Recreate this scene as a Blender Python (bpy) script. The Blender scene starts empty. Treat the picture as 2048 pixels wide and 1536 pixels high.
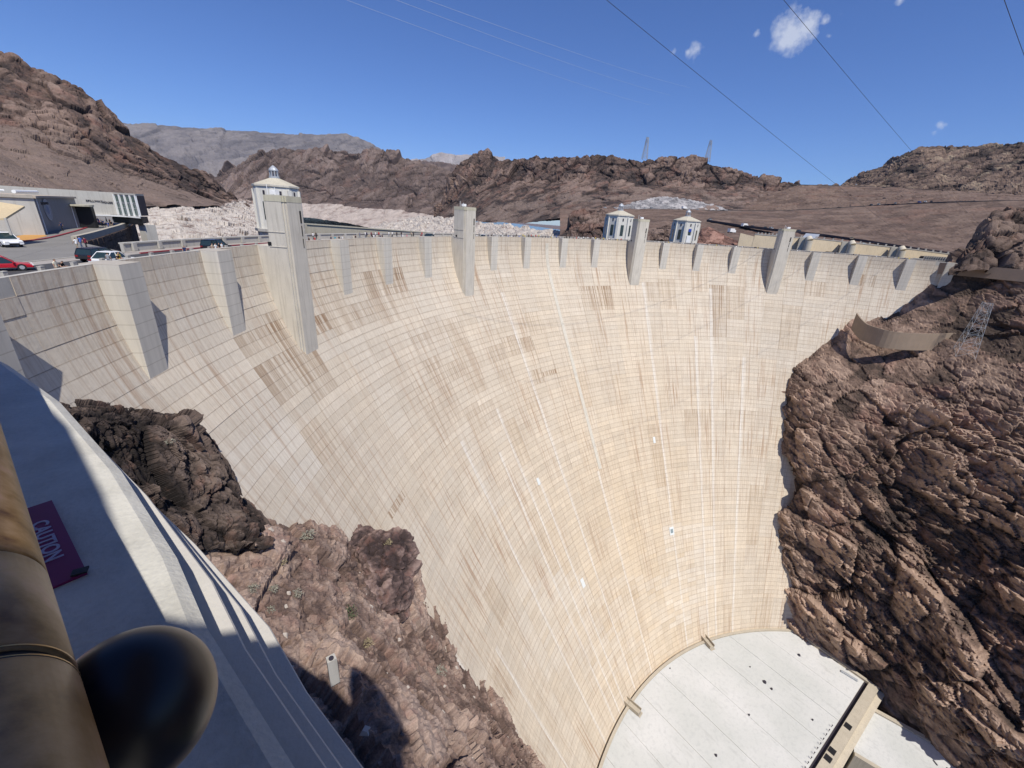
import bpy, bmesh, math, random
import numpy as np
from mathutils import Vector, Matrix
random.seed(7)
rad = math.radians
S = bpy.context.scene

# ------------------------------------------------------------------ camera
CAM = np.array([-113.717, 9.155, 6.673])
YAW, PITCH, ROLL, FPX = rad(38.741), rad(21.697), rad(3.581), 837.106
def _axes():
    cy, sy = math.cos(YAW), math.sin(YAW)
    f = np.array([sy*math.cos(PITCH), cy*math.cos(PITCH), -math.sin(PITCH)])
    r = np.array([cy, -sy, 0.]); u = np.cross(r, f)
    return math.cos(ROLL)*r+math.sin(ROLL)*u, -math.sin(ROLL)*r+math.cos(ROLL)*u, f
RGT, UPV, FWD = _axes()
cd = bpy.data.cameras.new('camera'); cam = bpy.data.objects.new('camera', cd)
S.collection.objects.link(cam); S.camera = cam
cd.sensor_width = 36; cd.lens = FPX/2048*36; cd.clip_start = 0.02; cd.clip_end = 40000
M = Matrix(((RGT[0], UPV[0], -FWD[0], CAM[0]), (RGT[1], UPV[1], -FWD[1], CAM[1]), (RGT[2], UPV[2], -FWD[2], CAM[2]), (0, 0, 0, 1)))
cam.matrix_world = M

# ------------------------------------------------------------------ sun and sky
SUN_AZ, SUN_EL = rad(11), rad(57)          # direction the light travels (from +y, clockwise), elevation
trav = np.array([math.sin(SUN_AZ)*math.cos(SUN_EL), math.cos(SUN_AZ)*math.cos(SUN_EL), -math.sin(SUN_EL)])
sd = bpy.data.lights.new('sun', 'SUN'); sun = bpy.data.objects.new('sun', sd); S.collection.objects.link(sun)
sd.energy = 5.0; sd.angle = rad(0.53); sd.color = (1, 0.95, 0.87)
sun.rotation_euler = Vector(trav).to_track_quat('-Z', 'Y').to_euler()
W = bpy.data.worlds.new('World'); S.world = W; W.use_nodes = True
nt = W.node_tree; nt.nodes.clear()
wo = nt.nodes.new('ShaderNodeOutputWorld'); bg = nt.nodes.new('ShaderNodeBackground'); sky = nt.nodes.new('ShaderNodeTexSky')
sky.sky_type = 'NISHITA'; sky.sun_disc = False; sky.sun_elevation = SUN_EL
sky.sun_rotation = SUN_AZ + math.pi          # sun stands opposite to the light's travel
sky.altitude = 400; sky.air_density = 1.0; sky.dust_density = 0.0; sky.ozone_density = 3.0
bg.inputs['Strength'].default_value = 0.09
nt.links.new(bg.outputs[0], wo.inputs[0])
# small clouds high in the sky, by direction
def pdir(x, y):
    d = FWD+(x-1024)/FPX*RGT-(y-768)/FPX*UPV
    return d/np.linalg.norm(d)
tc = nt.nodes.new('ShaderNodeTexCoord')
nz = nt.nodes.new('ShaderNodeTexNoise'); nz.inputs['Scale'].default_value = 38; nz.inputs['Detail'].default_value = 7; nz.inputs['Roughness'].default_value = .62
nt.links.new(tc.outputs['Generated'], nz.inputs['Vector'])
def wmath(op, a, b=None, c=None, clamp=False):
    n = nt.nodes.new('ShaderNodeMath'); n.operation = op; n.use_clamp = clamp
    for i, v in enumerate((a, b, c)):
        if v is None: continue
        if isinstance(v, (int, float)): n.inputs[i].default_value = v
        else: nt.links.new(v, n.inputs[i])
    return n.outputs[0]
acc = None
CL = [(1585, 65, 44, 1.0), (1612, 55, 30, 1.0), (1566, 85, 26, .95), (1650, 42, 14, .75), (1658, 72, 9, .5), (1393, 99, 20, .62), (1376, 104, 9, .5), (1348, 102, 11, .6),
      (1513, 68, 11, .6), (1800, 0, 12, .7), (1682, 20, 10, .35), (1881, 250, 12, .6), (1868, 264, 10, .45)]
for (px, py, rp, st) in CL:
    v = nt.nodes.new('ShaderNodeVectorMath'); v.operation = 'DISTANCE'
    nt.links.new(tc.outputs['Generated'], v.inputs[0]); v.inputs[1].default_value = tuple(pdir(px, py))
    k = math.cos(math.atan(math.hypot(px-1024, py-768)/FPX))**1.6*rp/FPX
    m = wmath('MULTIPLY', wmath('SUBTRACT', 1.0, wmath('DIVIDE', v.outputs['Value'], k*1.55), clamp=True), st)
    acc = m if acc is None else wmath('MAXIMUM', acc, m)
cm = wmath('ADD', wmath('MULTIPLY', acc, 1.6), wmath('MULTIPLY', wmath('SUBTRACT', nz.outputs[0], .5), 2.6))
cm = wmath('MULTIPLY', wmath('SUBTRACT', cm, .35), 1.15, clamp=True)
cm = wmath('MULTIPLY', cm, wmath('MULTIPLY', acc, 4.0, clamp=True), clamp=True)
mx = nt.nodes.new('ShaderNodeMix'); mx.data_type = 'RGBA'
nt.links.new(wmath('MULTIPLY', cm, .62), mx.inputs[0]); tn_ = nt.nodes.new('ShaderNodeMix'); tn_.data_type = 'RGBA'; tn_.blend_type = 'MULTIPLY'; tn_.inputs[0].default_value = 1; tn_.inputs[7].default_value = (.58, .79, 1.25, 1); nt.links.new(sky.outputs[0], tn_.inputs[6]); nt.links.new(tn_.outputs[2], mx.inputs[6]); mx.inputs[7].default_value = (8.6, 9.0, 9.8, 1)
nt.links.new(mx.outputs[2], bg.inputs[0])
S.view_settings.view_transform = 'Standard'; S.view_settings.look = 'None'; S.view_settings.gamma = 1
S.view_settings.use_curve_mapping = False; S.view_settings.exposure = 0.05
S.render.engine = 'CYCLES'; S.cycles.max_bounces = 6

ORD = ['first', 'second', 'third', 'fourth', 'fifth', 'sixth', 'seventh', 'eighth', 'ninth', 'tenth', 'eleventh', 'twelfth', 'thirteenth', 'fourteenth', 'fifteenth', 'sixteenth', 'seventeenth', 'eighteenth', 'nineteenth']
def ordw(n):
    if n <= 19: return ORD[n-1]
    t = ['twent', 'thirt', 'fort', 'fift'][n//10-2]; return t+'ieth' if n % 10 == 0 else t+'y-'+ORD[n % 10-1]
# ------------------------------------------------------------------ places
def ray(px, py): return FWD+(px-1024)/FPX*RGT-(py-768)/FPX*UPV
def P(px, py, d): return CAM+ray(px, py)*d
def Gp(px, py, z):
    d = ray(px, py); return CAM+d*(z-CAM[2])/d[2]
def proj(X):
    D = np.asarray(X)-CAM; z = D@FWD
    return np.stack([1024+FPX*(D@RGT)/z, 768-FPX*(D@UPV)/z, z], -1)
def z_at(x, y, py):                                   # height over a plan point that shows at row py
    zs = np.linspace(-60, 200, 5201); X = np.c_[np.full(5201, x), np.full(5201, y), zs]
    q = proj(X); return float(zs[np.abs(q[:, 1]-py).argmin()])
def pol(th, r, z): return np.array([r*math.sin(th), r*math.cos(th), z])
def th_at(px, r, z=0.):
    t = np.linspace(-1.45, 1.45, 5801); q = proj(np.c_[r*np.sin(t), r*np.cos(t), np.full(5801, z)])
    ok = q[:, 2] > 1; e = np.where(ok, np.abs(q[:, 0]-px), 1e9); return float(t[e.argmin()])

# ------------------------------------------------------------------ noise
def _h(ix, iy, iz, s):
    h = (ix.astype(np.int64)*73856093) ^ (iy.astype(np.int64)*19349663) ^ (iz.astype(np.int64)*83492791) ^ (s*2654435)
    h = (h ^ (h >> 13))*1274126177 & 0xffffffff
    h = (h ^ (h >> 16))*2246822519 & 0xffffffff
    return ((h ^ (h >> 15)) & 0xffffff)/float(0xffffff)
def vnoise(Q, s=0):
    i = np.floor(Q); f = Q-i; f = f*f*(3-2*f); i = i.astype(np.int64); x, y, z = i.T; fx, fy, fz = f.T
    o = 0
    for dx in (0, 1):
        wx = fx if dx else 1-fx
        for dy in (0, 1):
            wy = fy if dy else 1-fy
            for dz in (0, 1):
                o = o+_h(x+dx, y+dy, z+dz, s)*wx*wy*(fz if dz else 1-fz)
    return o*2-1
def fbm(Q, o=5, g=.5, s=0):
    a = 1; t = 0
    for k in range(o): t = t+a*vnoise(Q*2.03**k+k*17.3, s+k); a *= g
    return t
def ridged(Q, o=5, g=.5, s=0):
    a = 1; t = 0
    for k in range(o): t = t+a*(1-2*np.abs(vnoise(Q*2.07**k+k*9.1, s+k))); a *= g
    return t
def worley(Q, s=0):
    i = np.floor(Q).astype(np.int64); n = len(Q); f1 = np.full(n, 9.); f2 = np.full(n, 9.); c = np.zeros(n); gx = np.zeros((n, 3))
    for dx in (-1, 0, 1):
        for dy in (-1, 0, 1):
            for dz in (-1, 0, 1):
                x = i[:, 0]+dx; y = i[:, 1]+dy; z = i[:, 2]+dz
                p = np.stack([x+_h(x, y, z, s+1), y+_h(x, y, z, s+2), z+_h(x, y, z, s+3)], -1)
                v = Q-p; d = np.sqrt((v**2).sum(1)); m = d < f1
                f2 = np.where(m, f1, np.minimum(f2, d)); c = np.where(m, _h(x, y, z, s+4), c); gx = np.where(m[:, None], v, gx); f1 = np.where(m, d, f1)
    return f1, f2, c, gx
def rocky(Q, size, amp, seed=0, sq=(1, 1, 1), octs=(1, .36, .14), rot=None, crack=.45, warp=.16):
    """broken-rock displacement: tilted facets per cell with cracks between; returns (height, tone)"""
    if rot is not None: Q = Q@rot
    q0 = Q*np.array(sq)
    w = np.stack([fbm(q0/size*.9+31.7*k, 3, .5, seed+k*5) for k in range(3)], -1)*warp
    h = 0; tone = 0; a = 1
    for k, o in enumerate(octs):
        f1, f2, c, v = worley(q0/(size*o)+w/o*.6, seed+20*k)
        tl = v@np.array([.5, -.35, .6])*(c*2-.6)
        cr = np.exp(-np.clip((f2-f1)*9, 0, 20))
        h = h+amp*(o**.85)*((c-.5)*1.1+tl*1.1-cr*crack); tone = tone+a*(c-.5)-a*crack*.8*cr; a *= .7
    return h, tone

# ------------------------------------------------------------------ materials
class MT:
    def __init__(s, name, rough=.9, bump=None):
        s.m = bpy.data.materials.new(name); s.m.use_nodes = True; s.t = s.m.node_tree; s.b = s.t.nodes['Principled BSDF']
        s.b.inputs['Roughness'].default_value = rough; s.b.inputs['Specular IOR Level'].default_value = .25
        s.tc = None
    def n(s, k, **kw):
        n = s.t.nodes.new(k)
        for a, v in kw.items(): setattr(n, a, v)
        return n
    def put(s, i, v):
        if hasattr(v, 'default_value') or isinstance(v, bpy.types.NodeSocket): s.t.links.new(v, i)
        else: i.default_value = v if not isinstance(v, tuple) or len(v) != 3 or i.type != 'RGBA' else v+(1,)
    def math(s, op, a, b=0., clamp=False):
        n = s.n('ShaderNodeMath', operation=op); n.use_clamp = clamp; s.put(n.inputs[0], a); s.put(n.inputs[1], b); return n.outputs[0]
    def pos(s):
        return s.n('ShaderNodeNewGeometry').outputs['Position']
    def obj(s): return s.n('ShaderNodeTexCoord').outputs['Object']
    def uv(s): return s.n('ShaderNodeTexCoord').outputs['UV']
    def attr(s, a):
        return s.n('ShaderNodeAttribute', attribute_name=a).outputs['Fac']
    def map(s, v, sc=(1, 1, 1), loc=(0, 0, 0)):
        n = s.n('ShaderNodeMapping'); s.put(n.inputs[0], v); n.inputs['Scale'].default_value = sc; n.inputs['Location'].default_value = loc; return n.outputs[0]
    def noise(s, v, sc, det=5, ro=.55):
        n = s.n('ShaderNodeTexNoise'); s.put(n.inputs['Vector'], v); n.inputs['Scale'].default_value = sc; n.inputs['Detail'].default_value = det; n.inputs['Roughness'].default_value = ro; return n.outputs[0]
    def ramp(s, v, st):
        n = s.n('ShaderNodeValToRGB'); s.put(n.inputs[0], v); e = n.color_ramp.elements
        while len(e) < len(st): e.new(.5)
        for k, (p, c) in enumerate(st):
            e[k].position = p; e[k].color = (c+(1,)) if isinstance(c, tuple) else (c, c, c, 1)
        return n.outputs[0]
    def mix(s, f, a, b, mode='MIX'):
        n = s.n('ShaderNodeMix', data_type='RGBA', blend_type=mode); s.put(n.inputs[0], f); s.put(n.inputs[6], a); s.put(n.inputs[7], b); return n.outputs[2]
    def mul(s, c, f):
        n = s.n('ShaderNodeVectorMath', operation='SCALE'); s.put(n.inputs[0], c); s.put(n.inputs['Scale'], f); return n.outputs[0]
    def col(s, c): s.put(s.b.inputs['Base Color'], c); return s
    def bump(s, h, d, st=1.):
        n = s.n('ShaderNodeBump'); s.put(n.inputs['Height'], h); n.inputs['Distance'].default_value = d; n.inputs['Strength'].default_value = st
        s.t.links.new(n.outputs[0], s.b.inputs['Normal']); return s

def flat(name, c, rough=.6, metal=0., spec=.4, var=.12, sc=3.):
    k = MT(name, rough); v = k.noise(k.obj(), sc, 4)
    k.col(k.mul(k.mix(0., c, c), k.math('ADD', k.math('MULTIPLY', v, var*2), 1-var)))
    k.b.inputs['Metallic'].default_value = metal; k.b.inputs['Specular IOR Level'].default_value = spec
    return k.m
def concrete(name, c, sc=.6, streak=True, var=.22, dirt=(.20, .17, .13), amt=.35, bump=.01):
    k = MT(name, .88); p = k.pos()
    a = k.noise(p, sc, 6); b = k.noise(k.map(p, (2.2, 2.2, .12)), 1.2, 6, .6); f = k.noise(p, sc*14, 4)
    col = k.mul(k.mix(0., c, c), k.math('ADD', k.math('MULTIPLY', k.math('ADD', k.math('MULTIPLY', a, .7), k.math('MULTIPLY', f, .3)), var*2), 1-var))
    if streak: col = k.mix(k.math('MULTIPLY', k.ramp(b, [(.5, 0.), (.72, 1.)]), amt), col, dirt)
    k.col(col); k.bump(k.math('ADD', a, k.math('MULTIPLY', f, .5)), bump); return k.m
def rockmat(name, cols, sc=.05, tone=.55, bd=.25, bleach=False, fine=1., pale=(.5, .42, .36), talus=None, strat=(1, 1, 3.5)):
    """cols: dark, mid, light, accent"""
    k = MT(name, .95); p = k.pos()
    a = k.noise(p, sc, 6, .6); b = k.noise(p, sc*6, 6, .65); f = k.noise(p, sc*40*fine, 5, .6); st = k.noise(k.map(p, strat), sc*3, 5, .6)
    t = k.attr('tone')
    v = k.math('ADD', k.math('ADD', k.math('MULTIPLY', a, .5), k.math('MULTIPLY', b, .35)), k.math('MULTIPLY', st, .25))
    v = k.math('ADD', v, k.math('MULTIPLY', t, .16))
    col = k.ramp(v, [(.42, cols[0]), (.52, cols[1]), (.63, cols[2])])
    col = k.mix(k.math('MULTIPLY', k.ramp(k.noise(k.map(p, (1, 1, 1), (50, 9, 3)), sc*2.2, 5, .6), [(.54, 0.), (.66, 1.)]), .6), col, cols[3])
    g = k.math('ADD', k.math('ADD', k.math('MULTIPLY', f, 1.3), .36), k.math('MULTIPLY', t, tone*.5))
    col = k.mul(col, g)
    if talus is not None:
        w = k.math('ADD', k.attr('talus'), k.math('MULTIPLY', k.math('SUBTRACT', a, .5), 1.6)); w = k.ramp(w, [(.42, 0.), (.60, 1.)])
        col = k.mix(k.math('MULTIPLY', w, .8), col, k.mul(k.mix(b, tuple(x*.8 for x in talus), talus), k.math('ADD', k.math('MULTIPLY', f, .9), .55)))
    if bleach:
        w = k.attr('bleach'); w = k.math('ADD', w, k.math('MULTIPLY', k.math('SUBTRACT', b, .5), .5))
        w = k.ramp(w, [(.46, 0.), (.54, 1.)])
        pc = k.ramp(k.math('ADD', k.math('MULTIPLY', b, .6), k.math('MULTIPLY', st, .45)), [(.40, (.25, .19, .165)), (.50, tuple(x*.82 for x in pale)), (.62, pale)])
        col = k.mix(w, col, k.mul(pc, k.math('ADD', k.math('MULTIPLY', f, .4), .8)))
    k.col(col); k.bump(k.math('ADD', k.math('ADD', k.math('MULTIPLY', b, 1.), k.math('MULTIPLY', f, .45)), k.math('MULTIPLY', k.noise(p, sc*140*fine, 4, .6), .18)), bd)
    return k.m

C_CONC = (.50, .46, .39)
m_tower = concrete('tower_concrete', (.56, .52, .445), .35, amt=.4)
m_conc = concrete('grey_concrete', (.42, .40, .36), .5)
m_par = concrete('parapet_concrete', (.45, .43, .385), .5, amt=.25)
m_coping = concrete('coping_concrete', (.50, .485, .435), 5., streak=True, var=.5, bump=.006, amt=.25)
m_white = flat('white_paint', (.78, .78, .76), .5)
m_black = flat('dark_void', (.012, .012, .013), .5)
m_asph = concrete('asphalt', (.062, .062, .066), .8, streak=False, var=.25)
m_walk = concrete('walkway_concrete', (.33, .30, .27), .8, streak=False)
m_red = flat('red_curb_paint', (.30, .035, .045), .6)
m_glass = flat('dark_glass', (.02, .035, .035), .12, spec=.8)
m_gglass = flat('green_glass', (.045, .085, .08), .12, spec=.8)
m_rubber = flat('rubber', (.015, .015, .016), .8)
m_steel = flat('galvanised_steel', (.42, .44, .46), .45, metal=.3)
m_dark = flat('dark_steel', (.035, .03, .04), .5)
m_roofw = None

# ------------------------------------------------------------------ mesh helpers
def link(o, parent=None):
    S.collection.objects.link(o)
    if parent is not None: o.parent = parent
    return o
def tag(o, label=None, cat=None, group=None, kind=None):
    if label: o['label'] = label
    if cat: o['category'] = cat
    if group: o['group'] = group
    if kind: o['kind'] = kind
    return o
def empty(name, loc, rz=0.):
    o = bpy.data.objects.new(name, None); o.location = tuple(loc); o.rotation_euler = (0, 0, rz); o.empty_display_size = .2; link(o); return o
class MB:
    def __init__(s): s.v = []; s.f = []; s.mi = []; s.k = 0
    def add(s, vs, fs, k=None):
        o = len(s.v); s.v += [tuple(map(float, v)) for v in vs]; s.f += [tuple(i+o for i in f) for f in fs]; s.mi += [s.k if k is None else k]*len(fs)
        return s
    def box(s, c, d, rz=0., k=None, top=(1, 1)):
        """centre, full size, rotation, top taper"""
        cs, sn = math.cos(rz), math.sin(rz); vs = []
        for z in (-.5, .5):
            tx, ty = (top if z > 0 else (1, 1))
            for x, y in ((-.5, -.5), (.5, -.5), (.5, .5), (-.5, .5)):
                X, Y = x*d[0]*tx, y*d[1]*ty; vs.append((c[0]+X*cs-Y*sn, c[1]+X*sn+Y*cs, c[2]+z*d[2]))
        return s.add(vs, [(3, 2, 1, 0), (4, 5, 6, 7), (0, 1, 5, 4), (1, 2, 6, 5), (2, 3, 7, 6), (3, 0, 4, 7)], k)
    def prism(s, poly, z0, z1, k=None, caps=True):
        n = len(poly); a = sum(poly[i][0]*poly[(i+1) % n][1]-poly[(i+1) % n][0]*poly[i][1] for i in range(n))
        if a < 0: poly = poly[::-1]
        z0s = z0 if hasattr(z0, '__len__') else [z0]*n
        vs = [(p[0], p[1], z) for p, z in zip(poly, z0s)]+[(p[0], p[1], z1) for p in poly]
        fs = [(i, (i+1) % n, n+(i+1) % n, n+i) for i in range(n)]
        if caps: fs += [tuple(range(n-1, -1, -1)), tuple(range(n, 2*n))]
        return s.add(vs, fs, k)
    def tube(s, a, b, r, r2=None, n=8, k=None, caps=True):
        a = Vector(a); b = Vector(b); r2 = r if r2 is None else r2; d = (b-a).normalized(); u = d.orthogonal().normalized(); w = d.cross(u); vs = []
        for p, q in ((a, r), (b, r2)):
            for i in range(n):
                t = 2*math.pi*i/n; vs.append(p+(u*math.cos(t)+w*math.sin(t))*q)
        fs = [(i, (i+1) % n, n+(i+1) % n, n+i) for i in range(n)]
        if caps: fs += [tuple(range(n-1, -1, -1)), tuple(range(n, 2*n))]
        return s.add(vs, fs, k)
    def path(s, pts, r, n=8, k=None):
        pts = [Vector(p) for p in pts]; vs = []; fs = []
        u = None
        for i, p in enumerate(pts):
            d = (pts[min(i+1, len(pts)-1)]-pts[max(i-1, 0)]).normalized()
            u = (d.orthogonal() if u is None else (u-d*u.dot(d))).normalized(); w = d.cross(u)
            rr = r[i] if hasattr(r, '__len__') else r
            vs += [p+(u*math.cos(2*math.pi*j/n)+w*math.sin(2*math.pi*j/n))*rr for j in range(n)]
        for i in range(len(pts)-1):
            fs += [(i*n+j, i*n+(j+1) % n, (i+1)*n+(j+1) % n, (i+1)*n+j) for j in range(n)]
        return s.add(vs, fs, k)
    def arc(s, th0, th1, r0, r1, z0, z1, n=None, k=None, zt=None):
        """ring sector about the dam's axis, solid"""
        n = n or max(2, int(abs(th1-th0)/.012)); vs = []; fs = []
        for i in range(n+1):
            t = th0+(th1-th0)*i/n
            for r, z in ((r0, z0), (r1, z0), (r1, z1), (r0, z1)): vs.append(pol(t, r, z))
        for i in range(n):
            o = i*4
            for j in range(4): fs.append((o+j, o+4+j, o+4+(j+1) % 4, o+(j+1) % 4))
        fs += [(0, 1, 2, 3), (n*4+3, n*4+2, n*4+1, n*4)]
        return s.add(vs, fs, k)
    def build(s, name, mats, parent=None, smooth=False, loc=None, fix=True):
        me = bpy.data.meshes.new(name); me.from_pydata(s.v, [], s.f)
        for m in (mats if isinstance(mats, (list, tuple)) else [mats]): me.materials.append(m)
        me.polygons.foreach_set('material_index', s.mi)
        if smooth: me.polygons.foreach_set('use_smooth', [True]*len(s.f))
        if fix:
            b = bmesh.new(); b.from_mesh(me); bmesh.ops.recalc_face_normals(b, faces=b.faces); b.to_mesh(me); b.free()
        me.update(); o = bpy.data.objects.new(name, me)
        if loc is not None: o.location = tuple(loc)
        return link(o, parent)
def gridmesh(name, V, nu, nv, mat, attrs=None, smooth=False, parent=None, keep=None):
    """V (nv*nu,3) rows of nu"""
    i = np.arange(nv-1)[:, None]*nu+np.arange(nu-1)[None, :]
    F = np.stack([i, i+1, i+nu+1, i+nu], -1).reshape(-1, 4)
    if keep is not None: F = F[keep]
    me = bpy.data.meshes.new(name); me.vertices.add(len(V)); me.vertices.foreach_set('co', V.astype(np.float32).ravel())
    me.loops.add(len(F)*4); me.loops.foreach_set('vertex_index', F.astype(np.int32).ravel())
    me.polygons.add(len(F)); me.polygons.foreach_set('loop_start', np.arange(len(F), dtype=np.int32)*4)
    me.materials.append(mat); me.update(calc_edges=True)
    me.polygons.foreach_set('use_smooth', np.full(len(F), smooth))
    for a, v in (attrs or {}).items():
        at = me.attributes.new(a, 'FLOAT', 'POINT'); at.data.foreach_set('value', v.astype(np.float32))
    me.update(); return link(bpy.data.objects.new(name, me), parent)
def copy_tree(o, parent=None):
    c = o.copy(); S.collection.objects.link(c)
    if parent is not None: c.parent = parent
    for ch in KIDS.get(o.name, []): copy_tree(ch, c)
    return c
KIDS = {}
def kids(root):
    for o in S.collection.objects:
        if o.parent is not None: KIDS.setdefault(o.parent.name, [])
    for o in S.collection.objects:
        if o.parent is not None and o not in KIDS[o.parent.name]: KIDS[o.parent.name].append(o)

# ================================================================== THE DAM
RW = 138.2
def off(h):
    h = np.clip(np.asarray(h, float), 0, None)
    return np.where(h < 16, .0182*h*h, .0182*256+(h-16)*.577)
def face_r(th, h):
    cy = 48*(np.clip(h, 0, None)/150)**1.6; Rr = RW-off(h)+cy
    return -cy*np.cos(th)+np.sqrt(np.maximum(Rr*Rr-(cy*np.sin(th))**2, 1.))
def face_pt(th, h, d=0.):
    """point on the downstream face, d metres proud of it"""
    th = np.asarray(th, float); h = np.asarray(h, float)
    r = face_r(th, h)
    sl = np.where(h < 16, .0364*h, .577); n = 1/np.sqrt(1+sl*sl)
    return np.stack([(r-d*n)*np.sin(th), (r-d*n)*np.cos(th), -h+d*sl*n], -1)

def face_hit(px, py):
    """where a line of sight meets the dam's downstream face"""
    d = ray(px, py); ts = np.linspace(20, 420, 8001); X = CAM+ts[:, None]*d; hh = np.clip(-X[:, 2], 0, None)
    g = np.hypot(X[:, 0], X[:, 1])-face_r(np.arctan2(X[:, 0], X[:, 1]), hh); i = np.where((g[:-1] < 0) & (g[1:] >= 0))[0]
    return X[i[0]], ts[i[0]]
# material of the face
k = MT('dam_face_concrete', .9)
uv = k.uv(); tn = k.attr('tone'); hu = k.attr('hue'); rs = k.attr('rust'); fr = k.attr('edge')
sx = k.n('ShaderNodeSeparateXYZ'); k.put(sx.inputs[0], uv); U, V_ = sx.outputs[0], sx.outputs[1]
p = k.pos()
base = k.mix(k.ramp(hu, [(0., 0.), (1., 1.)]), (.575, .52, .437), (.60, .49, .35))
st1 = k.noise(k.map(uv, (1.1, .045, 1)), 1., 7, .62)
st2 = k.noise(k.map(uv, (3.4, .10, 1), (31, 4, 0)), 1., 5, .6)
bl = k.noise(k.map(uv, (.16, .16, 1), (9, 2, 0)), 1., 6, .6)
fine = k.noise(p, 1.6, 5, .6)
val = k.math('ADD', k.math('ADD', k.math('MULTIPLY', bl, .22), k.math('MULTIPLY', fine, .28)), k.math('ADD', k.math('MULTIPLY', tn, .16), .70))
c = k.mul(base, val)
c = k.mix(k.math('MULTIPLY', k.ramp(st2, [(.48, 0.), (.66, 1.)]), .42), c, (.33, .25, .18))
c = k.mix(k.math('MULTIPLY', k.ramp(st2, [(.28, 1.), (.42, 0.)]), .35), c, (.62, .59, .53))
m1 = k.math('MULTIPLY', k.ramp(st1, [(.52, 0.), (.66, 1.)]), k.ramp(k.noise(k.map(uv, (.05, .02, 1), (3, 77, 0)), 1., 4, .6), [(.40, .12), (.60, .95)]))
c = k.mix(m1, c, (.33, .215, .14))
rr_ = k.math('MULTIPLY', rs, k.ramp(k.noise(k.map(uv, (1.7, .025, 1), (5, 5, 0)), 1., 6, .65), [(.45, 0.), (.58, 1.)]), clamp=True)
c = k.mix(k.math('MULTIPLY', rr_, .85), c, (.21, .125, .065))
c = k.mix(k.math('MULTIPLY', k.attr('white'), k.ramp(st2, [(.38, 1.), (.6, .35)])), c, (.70, .68, .63))
# grime that gathers in the lift joints and contraction joints
e2 = k.math('MULTIPLY', k.ramp(fr, [(0., 0.), (1., 1.)]), k.ramp(k.noise(k.map(uv, (.3, .3, 1)), 1., 3), [(.35, .35), (.62, 1.)]))
c = k.mix(k.math('MULTIPLY', e2, .62), c, (.30, .23, .17))
k.col(c); k.bump(k.math('ADD', fine, k.math('MULTIPLY', st2, .7)), .05, .7)
m_face = k.m

HB = 155.
dam = empty('arch_dam', (0, 100, 0)); tag(dam, 'huge curved pale concrete arch dam filling the canyon between two rock walls', 'dam')
def local(o): o.location = (0, -100, 0); return o
nu, nv = 150, 90
TH0, TH1 = rad(-76), rad(76)
ths = np.linspace(TH0, TH1, nu); hs = np.linspace(0, 175, nv)
A, B = np.meshgrid(ths, hs)
Vb = face_pt(A.ravel(), B.ravel(), -.20)
o = gridmesh('dam_body', Vb, nu, nv, m_face, {'tone': np.full(nu*nv, -.5), 'edge': np.full(nu*nv, 1.)}, True, dam); local(o)

CW = rad(7.14)/2; LIFT = 1.524
ncol = int((TH1-TH0)/CW); col0 = -ncol/2*CW
rng = np.random.RandomState(3)
coltone = rng.rand(ncol+2)-.5
panels = []
blk = {}
for ci in range(ncol):
    hh = 0; kk = 0
    while hh < 120:
        L = rng.randint(4, 16)
        a, b = rng.rand()-.5, rng.rand()
        for j in range(L): blk[(ci, hh+j)] = (a, b, j, L)
        hh += L
RUST = [(1168, 1228, 571, 618, 1.), (1575, 1600, 690, 740, .0), (225, 275, 668, 740, .9), (330, 395, 640, 720, .75), (540, 640, 640, 760, .9), (735, 800, 540, 640, .7), (700, 735, 600, 660, .5),
        (990, 1055, 672, 715, .7), (1430, 1450, 570, 670, .95), (1300, 1345, 560, 600, .45), (1620, 1660, 560, 590, .8), (1720, 1745, 548, 575, .9), (840, 905, 640, 700, .35), (860, 915, 720, 870, .55),
        (560, 620, 700, 800, .6), (500, 560, 620, 700, .5), (1065, 1100, 740, 770, .8), (1440, 1530, 820, 860, .35), (940, 1000, 800, 860, .3), (1380, 1420, 820, 900, .3), (780, 800, 1000, 1040, .8)]
WHT = [(1040, 1330, 1150, 1350, .25), (1360, 1500, 1280, 1330, .3), (1330, 1420, 1050, 1250, .4), (480, 620, 850, 960, .25), (1420, 1425, 650, 760, .4)]
for ci in range(ncol):
    t0 = col0+ci*CW; t1 = t0+CW
    for li in range(int(HB/LIFT)):
        h0 = li*LIFT; h1 = h0+LIFT
        ctr = face_pt((t0+t1)/2, (h0+h1)/2)
        panels.append((ci, li, t0, t1, h0, h1, ctr))
ctrs = np.array([q[6] for q in panels]); pj = proj(ctrs)
# which of them show, and how large
wid = np.array([np.linalg.norm(face_pt(q[2], q[4])-face_pt(q[3], q[4])) for q in panels])
nrm = -ctrs/np.linalg.norm(ctrs, axis=1)[:, None]; nrm[:, 2] = .4
vis = (pj[:, 2] > 5) & (pj[:, 0] > -20) & (pj[:, 0] < 2060) & (pj[:, 1] > 380) & (pj[:, 1] < 1540)
def hidden(x, y):
    lx = [-400, 90, 270, 380, 440, 480, 550, 700, 800, 820, 900, 960, 1075, 1090]; ly = [500, 800, 820, 835, 905, 965, 1055, 1065, 1095, 1185, 1275, 1355, 1540, 1600]
    rx = [1555, 1560, 1580, 1640, 1750, 1900]; ry = [1000, 850, 735, 695, 635, 528]
    a = (x < 1090) & (y > np.interp(x, lx, ly)); b = (x > 1555) & (y > np.interp(x, rx, ry)); return a | b
vis &= ~hidden(pj[:, 0], pj[:, 1])
area = np.where(vis, wid*LIFT/pj[:, 2]**2*np.abs((nrm*(ctrs-CAM)/np.linalg.norm(ctrs-CAM, axis=1)[:, None]).sum(1)), 0)
order = np.argsort(-area); big = set(order[:285].tolist())
rowtone = rng.rand(200); colseam = [1.0 if rng.rand() < .45 else .35 for _ in range(ncol)]
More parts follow.
